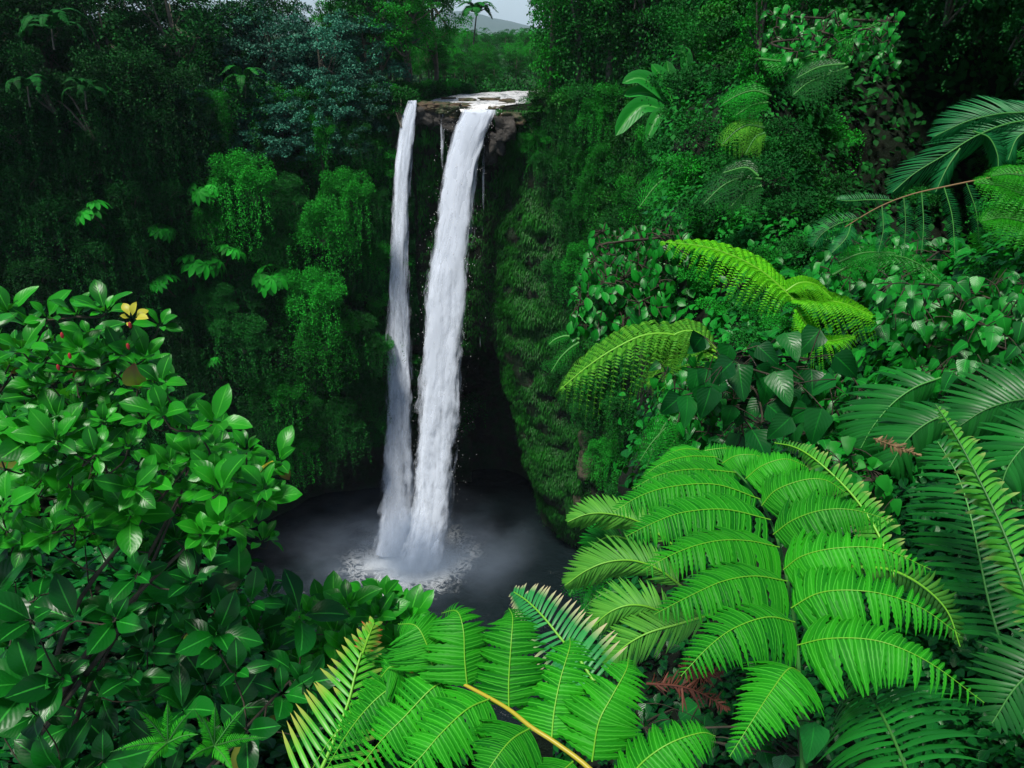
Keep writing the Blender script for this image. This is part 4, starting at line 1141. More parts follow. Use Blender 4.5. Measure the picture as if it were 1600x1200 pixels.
pys = [-420, -150, 0, 200, 400, 600, 800, 1000, 1300]
prof = {1085: [42, 37, 33, 28, 20, 14, 9.5, 6.8, 4.4], 1300: [34, 28, 26, 21, 12, 8.2, 6.2, 4.6, 3.3], 1500: [28, 22, 20, 16, 9, 6.6, 5.2, 4.2, 3.0], 1750: [22, 17, 15, 11, 7, 5.4, 4.4, 3.6, 2.7], 2300: [18, 13, 11, 8, 5.5, 4.6, 3.8, 3.1, 2.4]}
edge = [1120, 1110, 1100, 1085, 1075, 1060, 1000, 930, 860]
c1 = [W(p, y, d) for p, y, d in zip(edge, pys, prof[1085])]
c0 = [np.array(q) + np.array([.5, 2.0 + .1 * d, -1.0 - .35 * d]) for q, d in zip(c1, prof[1085])]
cm = [np.array(q) + np.array([.8, 3.0 + .2 * d, -3.0 - 1.0 * d]) for q, d in zip(c1, prof[1085])]
cols_ = [cm, c0, c1] + [[W(p, y, d) for y, d in zip(pys, prof[p])] for p in (1300, 1500, 1750, 2300)]


def holl(C, N):
    px, py, dd = project(C)
    g = 9 * np.exp(-((px - 1410) / 130) ** 4 - ((py - 140) / 190) ** 4) + 1.6 * np.exp(-((px - 1290) / 90) ** 2 - ((py - 590) / 60) ** 2) + 3 * np.exp(-((px - 1660) / 120) ** 4 - ((py - 60) / 130) ** 4)
    return C - N * g[..., None]


NS, NSN = sheet(cols_, 150, 190, hollow=holl)
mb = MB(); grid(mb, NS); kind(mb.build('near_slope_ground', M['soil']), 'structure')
lb = []
for px, rows in ((-700, [(480, 8), (650, 6.8), (850, 5.6), (1050, 4.6), (1400, 3.4)]), (-250, [(500, 8), (680, 6.8), (860, 5.6), (1060, 4.6), (1400, 3.4)]), (60, [(640, 7.6), (760, 6.6), (900, 5.6), (1060, 4.7), (1400, 3.4)]),
                 (230, [(800, 7.2), (880, 6.4), (970, 5.6), (1090, 4.8), (1400, 3.4)]), (400, [(1020, 6.2), (1060, 5.8), (1110, 5.2), (1180, 4.7), (1400, 3.4)]), (620, [(1190, 5.0), (1220, 4.7), (1260, 4.3), (1320, 3.9), (1450, 3.2)]),
                 (860, [(1230, 4.4), (1260, 4.2), (1290, 4.0), (1330, 3.7), (1450, 3.0)])):
    lb.append([W(px, y, d) for y, d in rows])
lb = [[r[0] + np.array([0, 2.5, -9.0])] + r for r in lb]
LBK, LBN = sheet(lb, 90, 70, noise=.04, seed=8)
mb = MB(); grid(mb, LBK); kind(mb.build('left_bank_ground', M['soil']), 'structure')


def on_sheet(S, SN, u, v):
    a = np.clip(np.asarray(u) * (S.shape[0] - 1), 0, S.shape[0] - 1.001); b = np.clip(np.asarray(v) * (S.shape[1] - 1), 0, S.shape[1] - 1.001)
    i = a.astype(int); j = b.astype(int); fa = (a - i)[..., None]; fb = (b - j)[..., None]
    g = lambda G: G[i, j] * (1 - fa) * (1 - fb) + G[i + 1, j] * fa * (1 - fb) + G[i, j + 1] * (1 - fa) * fb + G[i + 1, j + 1] * fa * fb
    return g(S), nrm(g(SN))


def ground_cover(name, S, SN, n, pxr, pyr, Lpx, tm, mat, seed, Lmax=.5, Lmin=.05, wr=.7, keep=None, lift=(.0, 2.2), down=.35, cl=1.0, thr=-.2):
    """leaves rooted on a sheet; leaf size follows the kind of plant (bigger-leaved far kinds)"""
    r = np.random.default_rng(seed)
    out = [], []
    tot = 0
    while tot < n:
        u = r.uniform(0, 1, 60000); v = r.uniform(0, 1, 60000)
        P, N = on_sheet(S, SN, u, v)
        px, py, dd = project(P)
        m = (px > pxr[0]) & (px < pxr[1]) & (py > pyr[0]) & (py < pyr[1])
        # even cover as seen on the ground: thin the far part
        area = np.clip((Lpx * dd / 1256) ** -2 / ((Lpx * 4 / 1256) ** -2), 0, 1)
        m &= r.uniform(0, 1, 60000) < area ** .5
        m &= fbm(P * cl, 3, seed) > thr + .08 * r.normal(size=60000)
        if keep is not None:
            m &= keep(px, py, P)
        out[0].append(P[m]); out[1].append(N[m]); tot += m.sum()
        if m.sum() == 0:
            break
    P = np.concatenate(out[0])[:n]; N = np.concatenate(out[1])[:n]; k = len(P)
    px, py, dd = project(P)
    L = np.clip(Lpx * dd / 1256, Lmin, Lmax) * r.uniform(.55, 1.3, k)
    bl = fbm(P * 1.4, 3, seed + 5)
    P = P + N * (L * r.uniform(lift[0], lift[1], k) * (1 + 1.5 * np.clip(bl, -.4, 1)))[:, None]
    NN = nrm(N * .8 + Z * .6 + rdir(r, k) * .5)
    D = rdir(r, k) + np.array([0, 0, -down]) + N * .25
    D = nrm(D - NN * np.sum(D * NN, -1, keepdims=True) * .8)
    mb = MB()
    leaves(mb, tm, P, D, NN, L, L * wr * r.uniform(.85, 1.15, k), np.clip(.5 + bl * .8 + r.normal(0, .22, k), 0, 1))
    return kind(mb.build(name, M[mat]), 'stuff')


HK = lambda px, py, P: ~((np.abs(px - 1410) < 150) & (np.abs(py - 130) < 190)) | (rg.uniform(0, 1, len(px)) < .12)
ground_cover('creeper_leaves', NS, NSN, 34000, (1000, 1650), (-60, 420), 9.5, DIA, 'far', 31, Lmax=.26, keep=HK)
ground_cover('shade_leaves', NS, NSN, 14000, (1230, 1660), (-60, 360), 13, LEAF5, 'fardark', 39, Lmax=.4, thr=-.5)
ground_cover('creeper_leaves', NS, NSN, 20000, (980, 1700), (330, 760), 14, LEAF5, 'vine', 32, Lmax=.22)
ground_cover('creeper_leaves', NS, NSN, 6000, (1250, 1700), (400, 760), 20, HEART, 'vine', 33, Lmax=.25, lift=(.5, 3), wr=.8)
ground_cover('slope_leaves', NS, NSN, 16000, (1690, 2600), (-60, 1400), 22, LEAF5, 'vine', 36, Lmax=.25)
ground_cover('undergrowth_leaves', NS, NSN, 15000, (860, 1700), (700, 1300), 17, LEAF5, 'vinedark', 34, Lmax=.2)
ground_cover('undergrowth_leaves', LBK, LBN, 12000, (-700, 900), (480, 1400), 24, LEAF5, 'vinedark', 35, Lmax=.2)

# shrubs and vine-draped trees growing on the near slope
def place_slope(n, pxr, pyr, mind, protos, sc, label, group, seed, name_=None):
    r = np.random.default_rng(seed); out = []
    for _ in range(n * 60):
        P, N = on_sheet(NS, NSN, r.uniform(.25, 1), r.uniform(0, 1)); px, py, dd_ = project(P)
        if not (pxr[0] < px < pxr[1] and pyr[0] < py < pyr[1]) or abs(px - 1410) < 130 and abs(py - 140) < 150:
            continue
        if all(math.hypot(px - q[0], py - q[1]) > mind for q in out):
            out.append((px, py)); s = sc * dd_ / 30 * r.uniform(.75, 1.2)
            put(protoM, protos[r.integers(0, len(protos))], P + N * s * .8, s, label, group, r.uniform(-.5, .5))
        if len(out) >= n:
            break


place_slope(46, (1060, 1330), (-60, 380), 30, [0, 5, 1, 2, 3, 5], .52, 'leafy shrub on the slope right of the gorge, among the small hanging ferns', 'shrubs on the upper right slope', 71)
place_slope(24, (1020, 1320), (340, 560), 34, [0, 1, 4], .42, 'small-leaved bush on the slope around the brightest yellow fern frond', 'bushes around the yellow fern', 72)
place_slope(22, (1330, 1640), (250, 470), 36, [0, 1, 4, 0], .42, 'small-leaved bush under the blue-green palm at the right', 'bushes under the blue-green palm', 73)
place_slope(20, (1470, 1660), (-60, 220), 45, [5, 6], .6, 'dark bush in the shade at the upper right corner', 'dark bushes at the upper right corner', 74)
an_, bn_, dn_ = project(NS)
for px, py, s in ((1150, 300, .8), (1180, 180, 1.0), (1235, 150, .9), (1290, 60, .9), (1130, 60, .9)):
    i = np.unravel_index(np.argmin((an_ - px) ** 2 + (bn_ - py) ** 2), an_.shape)
    put(protoV, rg.integers(0, 2), NS[i] - Z * .3, s * dn_[i] / 62, 'vine-draped tree rising from the slope between the lip and the dark hollow', 'vine-draped trees on the right slope')
# ---------- the big foreground tree ferns ----------
def PW(pts, d):
    """pixel points + depth (list or scalar) -> world"""
    d = np.broadcast_to(np.asarray(d, float), (len(pts),))
    return np.array([W(p[0], p[1], q) for p, q in zip(pts, d)])


def dlin(a, b, n, mid=0):
    t = np.linspace(0, 1, n)
    return a + (b - a) * t + mid * np.sin(np.pi * t)


rh = np.random.default_rng(77)


def hero_fern(name, label, base, rach, rd, pinnae, mat='fern', rib='rachis', stemmat='stem', ple=.030, nple=34, rr=(.008, .003), group=None):
    """pinnae: (list of px points from rachis to tip, depth at base, depth at tip, pinnule length)"""
    root = thing(name, base, label, 'tree fern', group)
    R = crv(PW(rach, rd), 40)
    mb = MB(); tube(mb, R, np.linspace(rr[0], rr[1], 40), 8)
    fr = mb.build('frond_stalk', M[stemmat], root)
    for pts, d0, d1, pl, *ex in pinnae:
        n = ex[0] if ex else nple
        C = crv(PW(pts, dlin(d0, d1, len(pts), -.02)), 22)
        mb = MB()
        # pinnules fan out square to the rib, drooping a little on both sides
        T = nrm(C[-1] - C[0]); toc = nrm(CAM - C[len(C) // 2])
        up = nrm(Z * .85 + toc * .42 - T * (T @ Z) * .7)
        up = nrm(up + rdir(rh, 1)[0] * .13); a_ = rh.uniform(0, .4)
        pinna(mb, C, up, pl * (1.35 if stemmat == 'rachiso' else 1.28), n, rng=rh, ang=.14, tint=(a_, a_ + .55), lift=-.12, jitter=.085, tm=PINN)
        mb2 = MB(); tube(mb2, C, np.linspace(.0022, .0008, 22), 5)
        o = mb.build('pinna', M[mat], fr)
        # the rib is part of the pinna's own mesh: join by building it as sub-part of the stalk
        mb2.build('pinna_rib', M[rib], fr)
    return root


# narrow pinnule: width a quarter of its length
def _narrow():
    t = tmpl(13, lambda s: max(0.04, (1 - s ** 3.2) * (0.9 + 0.1 * math.sin(s * 3))) * .30, -0.6, 0.42, 0, 0.2)
    return t
PINN = _narrow()

fa = [
    ([(1150, 738), (1085, 733), (1030, 742), (988, 764)], 3.3, 3.2, .105),
    ([(1188, 780), (1120, 757), (1050, 760), (1000, 775), (958, 800)], 3.05, 2.9, .125),
    ([(1204, 812), (1135, 796), (1070, 800), (1025, 815), (978, 838)], 2.85, 2.7, .135),
    ([(1218, 855), (1170, 845), (1120, 845), (1065, 860), (1002, 892)], 2.7, 2.5, .135),
    ([(1230, 908), (1180, 900), (1130, 908), (1080, 930), (1022, 960)], 2.5, 2.3, .125),
    ([(1242, 972), (1200, 964), (1150, 980), (1110, 1008), (1064, 1056)], 2.35, 2.15, .115),
    ([(1250, 1050), (1232, 1045), (1205, 1080), (1178, 1122), (1140, 1182)], 2.2, 2.0, .105),
    ([(1120, 714), (1075, 713), (1035, 724), (1005, 744)], 3.5, 3.4, .085),
    ([(1092, 702), (1060, 703), (1028, 722)], 3.65, 3.6, .065),
    ([(1100, 704), (1135, 700), (1165, 706)], 3.6, 3.6, .06, 20),
    ([(1128, 724), (1150, 712), (1180, 711), (1205, 722)], 3.45, 3.4, .08),
    ([(1165, 748), (1190, 728), (1228, 717), (1262, 730)], 3.2, 3.15, .10),
    ([(1190, 790), (1212, 766), (1255, 750), (1290, 750), (1322, 770)], 3.0, 2.9, .115),
    ([(1208, 835), (1240, 812), (1285, 797), (1335, 797), (1398, 815)], 2.8, 2.65, .125),
    ([(1224, 890), (1255, 868), (1310, 856), (1380, 858), (1455, 890)], 2.6, 2.45, .130),
    ([(1236, 950), (1275, 928), (1320, 922), (1380, 928), (1440, 950), (1500, 992)], 2.45, 2.3, .130),
    ([(1246, 1008), (1290, 998), (1350, 998), (1400, 1010), (1460, 1040), (1538, 1098)], 2.3, 2.1, .130),
]
hero_fern('tree_fern', 'large bright green tree fern frond with arching side fronds, right of the dark pool', W(1258, 1330, 2.0),
          [(1256, 1260), (1252, 1120), (1247, 1030), (1240, 960), (1228, 895), (1212, 835), (1188, 783), (1158, 745), (1120, 716), (1075, 702)], dlin(2.15, 3.7, 10), fa)
fb = [
    ([(640, 1052), (628, 1045), (610, 1042), (595, 1058)], 2.0, 1.95, .085),
    ([(677, 1046), (668, 1010), (650, 978), (622, 975)], 1.9, 1.95, .085),
    ([(730, 1073), (726, 1030), (724, 985), (714, 955), (690, 958)], 1.85, 1.95, .085),
    ([(795, 1105), (795, 1060), (799, 1000), (801, 965), (795, 950)], 1.8, 1.92, .085),
    ([(862, 1152), (866, 1110), (876, 1060), (890, 1012), (890, 995)], 1.75, 1.9, .085),
    ([(925, 1190), (935, 1130), (955, 1090), (978, 1048), (982, 1028)], 1.7, 1.82, .085),
    ([(700, 1060), (672, 1078), (630, 1122), (600, 1152), (560, 1200), (530, 1235)], 1.9, 1.8, .080),
    ([(765, 1092), (730, 1108), (690, 1145), (655, 1185), (600, 1240)], 1.8, 1.65, .085),
    ([(828, 1138), (800, 1155), (775, 1185), (740, 1240)], 1.72, 1.6, .080),
    ([(895, 1190), (870, 1215), (850, 1260)], 1.68, 1.6, .070),
    ([(655, 1052), (610, 1075), (575, 1105), (540, 1150), (505, 1210)], 1.98, 1.9, .070),
    ([(612, 1070), (590, 1080), (560, 1120), (520, 1150), (480, 1215)], 2.05, 2.0, .060),
    ([(970, 1240), (1000, 1195), (1045, 1162), (1095, 1145), (1118, 1150)], 1.66, 1.7, .075),
]
hero_fern('tree_fern', 'bright green tree fern frond with thick orange-yellow stalk at the bottom, beside the red-tipped leaf', W(1020, 1330, 1.55),
          [(990, 1280), (925, 1205), (870, 1162), (830, 1136), (790, 1105), (730, 1072), (690, 1054), (650, 1050), (610, 1064)], [1.62, 1.66, 1.7, 1.73, 1.78, 1.85, 1.9, 1.97, 2.06], fb, stemmat='rachiso', rib='rachis', nple=29, rr=(.006, .003))

# ---------- single once-pinnate leaves near the camera ----------
def leaf_frond(name, label, cat, pts, d, Lpx, Wpx, n, mat, ang=.45, lift=.0, side=(1, 1), stem='rachis', prof=None, up=None, base=None, tm=None, jit=.06, start=.05, group=None, rr=.006, tint=(.2, .9), root=None, part='frond'):
    P = PW(pts, d); dm = float(np.mean(d)); C = crv(P, 30)
    own = root is None
    if own:
        root = thing(name, base if base is not None else P[0], label, cat, group)
    toc = nrm(CAM - C[15])
    T = nrm(C[-1] - C[0])
    u = nrm(toc if up is None else np.array(up) * 1.0 + toc * .3)
    mb = MB()
    frond_simple(mb, C, u, Lpx * dm / FPX, Wpx * dm / FPX, n, prof, ang, .3, tint, 0, tm or BLADE, rh, start, jit, lift, side)
    f = mb.build(part, M[mat], root)
    mb = MB(); tube(mb, C, np.linspace(rr, rr * .35, 30), 6); mb.build('frond_stalk', M[stem], f)
    return root


leaf_frond('pinnate_fern', 'upright fern leaf with pink and orange tipped leaflets, bottom left', 'fern',
           [(470, 1260), (505, 1195), (528, 1140), (545, 1095), (556, 1050), (568, 1010), (583, 978)], dlin(2.05, 2.3, 7), 100, 8, 21, 'cycad', ang=.55, lift=-.1, jit=.05, prof=lambda x: np.clip((1 - x) ** .6 * 1.1, .25, 1))
cyc = [o for o in COL.objects if o.name.startswith('pinnate_fern')][0]
leaf_frond('x', 'x', 'x', [(566, 1022), (574, 1000), (584, 974)], dlin(2.22, 2.3, 3), 34, 5, 7, 'cycadred', ang=.75, lift=-.05, root=cyc, rr=.003, start=.1)
leaf_frond('palm_sprout', 'palm leaf with pale straw tips standing against the dark pool', 'palm',
           [(935, 1075), (905, 1030), (880, 1002), (850, 965), (825, 940), (803, 925)], dlin(2.6, 2.9, 6), 74, 6, 27, 'dleaf', ang=.35, lift=.0, jit=.05, prof=lambda x: np.clip((1 - x) ** .45 * 1.1, .22, 1))
# ferns between the pool and the big fern
leaf_frond('drooping_fern', 'grey-green fern leaf with pale rib, uppermost of those left of the big fern', 'fern', [(1050, 850), (1015, 825), (985, 810), (945, 802), (915, 804), (888, 815)], 4.2, 48, 5, 36, 'fernolive', ang=.7, lift=-.35)
leaf_frond('drooping_fern', 'olive fern leaf arching left over the pool edge, with a brownish rib', 'fern', [(1070, 920), (1030, 890), (990, 876), (950, 878), (915, 892), (884, 914)], 3.8, 62, 4.2, 44, 'fernolive', ang=.75, lift=-.3)
leaf_frond('drooping_fern', 'olive fern leaf arching down above the straw-tipped palm leaf', 'fern', [(1075, 990), (1030, 955), (990, 945), (955, 955), (925, 980)], 3.5, 60, 4.2, 42, 'fernolive', ang=.7, lift=-.3)
leaf_frond('drooping_fern', 'grey-brown fern leaf drooping behind the straw-tipped palm leaf', 'fern', [(1110, 960), (1060, 975), (1010, 990), (970, 1015), (950, 1045)], 3.4, 64, 4.2, 42, 'fernolive', ang=.7, lift=-.3)
leaf_frond('drooping_fern', 'fresh green fern leaf hanging just above the olive ferns by the pool', 'fern', [(1010, 870), (985, 845), (955, 838), (930, 850), (908, 880)], 4.4, 45, 5, 30, 'fernmid', ang=.7, lift=-.3)
# yellow topped frond behind the big fern and its pale continuation
leaf_frond('arching_fern', 'yellow-green fern leaf rising behind the big tree fern, tip pointing left', 'fern', [(1400, 905), (1375, 840), (1345, 790), (1310, 750), (1270, 715), (1240, 698), (1210, 692)], dlin(3.0, 3.5, 7), 58, 7, 40, 'palmedge', ang=.6, lift=-.5, prof=lambda x: np.clip((1 - x) ** .5 * 1.05, .15, 1))
leaf_frond('arching_fern', 'pale-backed fern leaf showing under the right side of the big tree fern', 'fern', [(1330, 885), (1390, 890), (1440, 915), (1480, 955), (1500, 1010)], 2.8, 56, 8, 28, 'fernolive', ang=.7, lift=-.4)
# big palms on the right
leaf_frond('palm_leaf', 'large dark palm leaf with long thin leaflets, its rib upright at the far right', 'palm', [(1565, 1010), (1545, 940), (1530, 870), (1515, 800), (1495, 740), (1465, 690)], dlin(3.2, 3.7, 6), 118, 7.5, 36, 'palmdark', ang=.32, lift=-.1, stem='stem', side=(1, .95), jit=.07)
leaf_frond('palm_leaf', 'palm leaf with pale-edged curled leaflets crossing above the large dark palm leaf', 'palm', [(1630, 1010), (1605, 930), (1580, 860), (1550, 790), (1520, 730), (1490, 675), (1462, 632)], dlin(2.7, 3.2, 7), 84, 8.5, 40, 'palmedge', ang=.7, lift=-.7, stem='stem', jit=.16)
leaf_frond('palm_leaf', 'dark palm leaf at the bottom right, fanning under the big tree fern', 'palm', [(1440, 1280), (1415, 1200), (1385, 1130), (1355, 1080), (1330, 1050)], dlin(1.9, 2.5, 5), 150, 12, 26, 'palmdark', ang=.35, lift=-.1, stem='stem', jit=.06)
leaf_frond('palm_leaf', 'shaded palm leaf spreading at the lower right corner of the photo', 'palm', [(1700, 1010), (1640, 1030), (1590, 1070), (1550, 1130)], 2.6, 80, 8, 22, 'ferndark', ang=.4, stem='stem')
leaf_frond('palm_leaf', 'feathery dark palm leaf drooping left, between the heart-leaved vines and the big palm', 'palm', [(1470, 590), (1430, 605), (1395, 630), (1365, 665), (1345, 700)], 4.6, 85, 7, 30, 'palmdark', ang=.55, lift=-.35, stem='stem')
leaf_frond('palm_leaf', 'feathery dark palm leaf below the vines, its leaflets hanging down', 'palm', [(1500, 640), (1450, 660), (1415, 690), (1390, 730)], 4.3, 80, 7, 26, 'palmdark', ang=.5, lift=-.35, stem='stem')
leaf_frond('palm_leaf', 'palm leaf at the right edge below the vines, leaflets pointing down left', 'palm', [(1690, 640), (1640, 625), (1590, 625), (1540, 640), (1500, 665)], 3.8, 90, 8, 26, 'palmdark', ang=.5, lift=-.3, stem='stem')
leaf_frond('palm_leaf', 'palm leaf hanging at the right edge beside the pale-edged palm leaf', 'palm', [(1700, 690), (1650, 680), (1610, 690), (1575, 730), (1560, 780)], 3.4, 80, 9, 24, 'palmdark', ang=.5, lift=-.35, stem='stem')
# blue-green palm at upper right
bp = thing('blue_green_palm', W(1640, 190, 9), 'blue-green palm reaching in from the right above the dark hollow', 'palm')
for pts, L_ in (([(1660, 165), (1600, 175), (1560, 178), (1510, 190), (1460, 213)], 60), ([(1660, 190), (1590, 190), (1530, 210), (1480, 240), (1430, 270), (1395, 300)], 62), ([(1650, 195), (1620, 200), (1590, 215), (1575, 250)], 55), ([(1520, 205), (1545, 215), (1558, 240), (1560, 265)], 34), ([(1500, 232), (1480, 262), (1462, 300)], 30)):
    leaf_frond('x', 'x', 'x', pts, 9.0, L_, 2.0, 50, 'palmblue', ang=.75, lift=-.5, stem='stem', root=bp, rr=.012, jit=.06)
# thin hanging sprays
hp = thing('hanging_palm', W(1640, 250, 7.2), 'thin brown stalk with narrow drooping leaf sprays, hanging in front of the dark hollow', 'palm')
mb = MB(); tube(mb, crv(PW([(1640, 262), (1560, 275), (1475, 292), (1420, 305), (1370, 325), (1320, 355)], 7.2), 20), np.linspace(.010, .004, 20), 6); mb.build('stalk', M['tan'], hp)
for pts, L_ in (([(1412, 308), (1415, 350), (1412, 400)], 16), ([(1440, 300), (1443, 350), (1440, 395)], 16), ([(1475, 292), (1488, 340), (1492, 400)], 16), ([(1395, 313), (1360, 312), (1325, 314), (1308, 312)], 14), ([(1345, 340), (1310, 350), (1285, 365), (1270, 385)], 26), ([(1330, 350), (1322, 372), (1300, 395)], 22), ([(1510, 286), (1525, 330), (1530, 380)], 16), ([(1378, 322), (1380, 360), (1372, 395)], 14)):
    leaf_frond('x', 'x', 'x', pts, 7.2, L_, 1.0, 34, 'palmblue', ang=.3, lift=-.2, stem='stem', root=hp, rr=.006)


# ---------- mid-distance ferns, each frond laid out singly ----------
def fern_fronds(name, label, fronds, d, Lpin, nple, mat, npin=16, rib='stem', droop=.35, group=None, base=None, up=None, ang=.35, ple=.19, start=.06):
    root = thing(name, base if base is not None else W(fronds[0][0][0][0], fronds[0][0][0][1], d), label, 'fern', group)
    for pts, sc in fronds:
        C = crv(PW(pts, d), 26); mb = MB()
        toc = nrm(CAM - C[13])
        u = nrm(Z * .8 + toc * .6) if up is None else nrm(np.array(up, float))
        L = Lpin * d / FPX * sc
        frond_bi(mb, C, u, npin, L, nple, L * ple * 1.15, L * .05, rng=rh, droop=droop, mat=0, ribmat=1, ang=ang, rr=.0018 * d / 5, arch=.06, start=start, tm=DIAF, seg=6)
        f = mb.build('frond', [M[mat], M[mat]], root)
        mb = MB(); tube(mb, C, np.linspace(.011, .004, 26) * d / 6, 5); mb.build('frond_stalk', M[rib], f)
    return root


fern_fronds('yellow_fern', 'brightest yellow-green fern frond, sloping from upper left to lower right in mid picture',
            [([(1240, 468), (1215, 445), (1190, 424), (1150, 402), (1098, 385), (1033, 378)], 1.0), ([(1235, 468), (1270, 468), (1320, 475), (1375, 500)], .85), ([(1228, 455), (1250, 442), (1275, 445), (1300, 466)], .55), ([(1245, 480), (1262, 510), (1290, 532), (1335, 525)], .6)], 7.5, 82, 26, 'fernyel', npin=20, rib='rachis', droop=.55, ple=.15, up=(0, -.12, 1), start=.04)
fern_fronds('drooping_tree_fern', 'pale green fern with fronds hanging over the gorge edge, below the heart-leaved shrub',
            [([(1120, 550), (1060, 525), (1010, 523), (960, 545), (915, 575), (876, 608)], 1.0), ([(1120, 560), (1085, 545), (1045, 560), (1012, 600)], .8), ([(1118, 545), (1085, 518), (1050, 525), (1015, 560)], .8)], 9.5, 80, 24, 'fernpale', npin=17, rib='rachis', droop=.85, ple=.15, up=(0, -.12, 1))
fern_fronds('slope_fern', 'bright fern at the right edge under the blue-green palm', [([(1660, 330), (1610, 310), (1570, 292), (1525, 285)], 1.0), ([(1660, 370), (1610, 350), (1570, 340), (1535, 345)], 1.0), ([(1660, 300), (1620, 280), (1580, 272), (1550, 275)], .8)], 6.8, 55, 16, 'fern', npin=18, droop=.3)
fern_fronds('slope_fern', 'long green fern frond sweeping up right, above the dark hollow', [([(1185, 92), (1230, 95), (1280, 82), (1330, 55), (1375, 35)], 1.0), ([(1195, 105), (1250, 100), (1300, 80), (1350, 60)], .8)], 16, 42, 12, 'fernmid', npin=22, droop=.35)
fern_fronds('slope_fern', 'dark green fern fan hanging under the long upswept fern frond', [([(1325, 105), (1290, 118), (1262, 130), (1240, 148)], 1.0), ([(1320, 100), (1280, 105), (1245, 122)], .8)], 15, 46, 12, 'ferndark', npin=14, droop=.5)
fern_fronds('slope_fern', 'mid green fern left of the dark hollow, above the pale yellow-green one', [([(1205, 150), (1180, 142), (1155, 148), (1130, 162)], 1.0), ([(1200, 160), (1175, 165), (1150, 180)], .8)], 17, 40, 12, 'fernmid', npin=14, droop=.5)
fern_fronds('slope_fern', 'pale yellow-green fern hanging at the left side of the dark hollow', [([(1195, 200), (1170, 196), (1150, 205), (1128, 226)], 1.0), ([(1195, 208), (1180, 215), (1165, 240)], .8)], 17, 36, 12, 'fernpale', npin=14, droop=.6)
fern_fronds('slope_fern', 'shaded green fern spreading left below the pale yellow-green fern', [([(1190, 280), (1160, 278), (1130, 290), (1100, 318)], 1.0), ([(1190, 290), (1165, 300), (1140, 325)], .9), ([(1185, 275), (1165, 262), (1130, 270)], .8)], 14, 48, 12, 'ferndark', npin=15, droop=.5)
fern_fronds('slope_fern', 'feathery blue-green fern hanging beside the paddle-leaved plant', [([(1075, 265), (1050, 272), (1025, 290), (998, 325)], 1.0), ([(1075, 275), (1055, 290), (1035, 320)], .8)], 24, 46, 12, 'fernmid', npin=15, droop=.5)
fern_fronds('slope_fern', 'small fern with two fronds against the mossy gorge wall', [([(905, 530), (885, 525), (868, 530), (858, 538)], 1.0), ([(905, 535), (890, 545), (875, 560), (862, 580)], 1.0)], 30, 18, 8, 'fernmid', npin=12, droop=.3)
fern_fronds('slope_fern', 'green fern frond arching right under the brightest yellow frond', [([(1300, 430), (1350, 405), (1400, 400), (1440, 415), (1470, 440)], 1.0), ([(1310, 410), (1350, 395), (1400, 395)], .8)], 7.4, 45, 14, 'fernmid', npin=18, droop=.4)
fern_fronds('slope_fern', 'green fern with crowded fronds just left above the big tree fern', [([(1080, 640), (1050, 660), (1020, 690), (1000, 720)], 1.0), ([(1060, 640), (1035, 670), (1010, 730)], .9), ([(1080, 655), (1060, 680), (1040, 710)], .8)], 6.5, 40, 12, 'fernmid', npin=15, droop=.4)
fern_fronds('slope_fern', 'fern with thin crowded leaflets, lowest on the left of the big tree fern', [([(960, 900), (930, 890), (905, 905), (890, 930)], 1.0), ([(1000, 940), (960, 925), (930, 935), (905, 960)], 1.0)], 5.2, 38, 12, 'fernmid', npin=14, droop=.4)
# small star-shaped ferns bottom left
for c, lab, ar in (((262, 1160), 'small light green fern with narrow pointed fronds at the bottom left, further left of two', [(222, 1118), (262, 1108), (292, 1120), (190, 1172), (230, 1195), (300, 1150)]),
                   ((335, 1165), 'small light green fern with narrow pointed fronds at the bottom left, further right of two', [(310, 1120), (336, 1112), (378, 1112), (400, 1155), (360, 1200), (300, 1185), (320, 1130)])):
    t = thing('small_fern', W(c[0], c[1] + 20, 2.4), lab, 'fern')
    for a in ar:
        e = (c[0] + (a[0] - c[0]) * 1.25, c[1] + (a[1] - c[1]) * 1.25)
        leaf_frond('x', 'x', 'x', [c, ((c[0] + e[0]) / 2, (c[1] + e[1]) / 2 - 4), e], dlin(2.4, 2.3, 3), 15, 2.4, 26, 'fern', ang=.5, root=t, rr=.0025, prof=lambda x: np.clip((1 - x) * 1.1, .05, 1), start=.03, stem='stem')
# dead brown fronds
for pts, m_, lab, d_, L_ in (([(1010, 1068), (1060, 1072), (1100, 1085), (1140, 1110)], 'dead', 'dead reddish-brown frond lying between the two big ferns', 2.3, 26), ([(1365, 685), (1400, 698), (1440, 712)], 'tan', 'dead tan frond lying left of the large dark palm leaf', 3.9, 11),
                             ([(1060, 1040), (1090, 1050), (1130, 1050)], 'dead', 'small dead brown frond under the left side of the big tree fern', 2.6, 22)):
    leaf_frond('dead_frond', lab, 'fern', pts, d_, L_, 3, 44, m_, ang=.6, jit=.5, stem=m_, rr=.004)

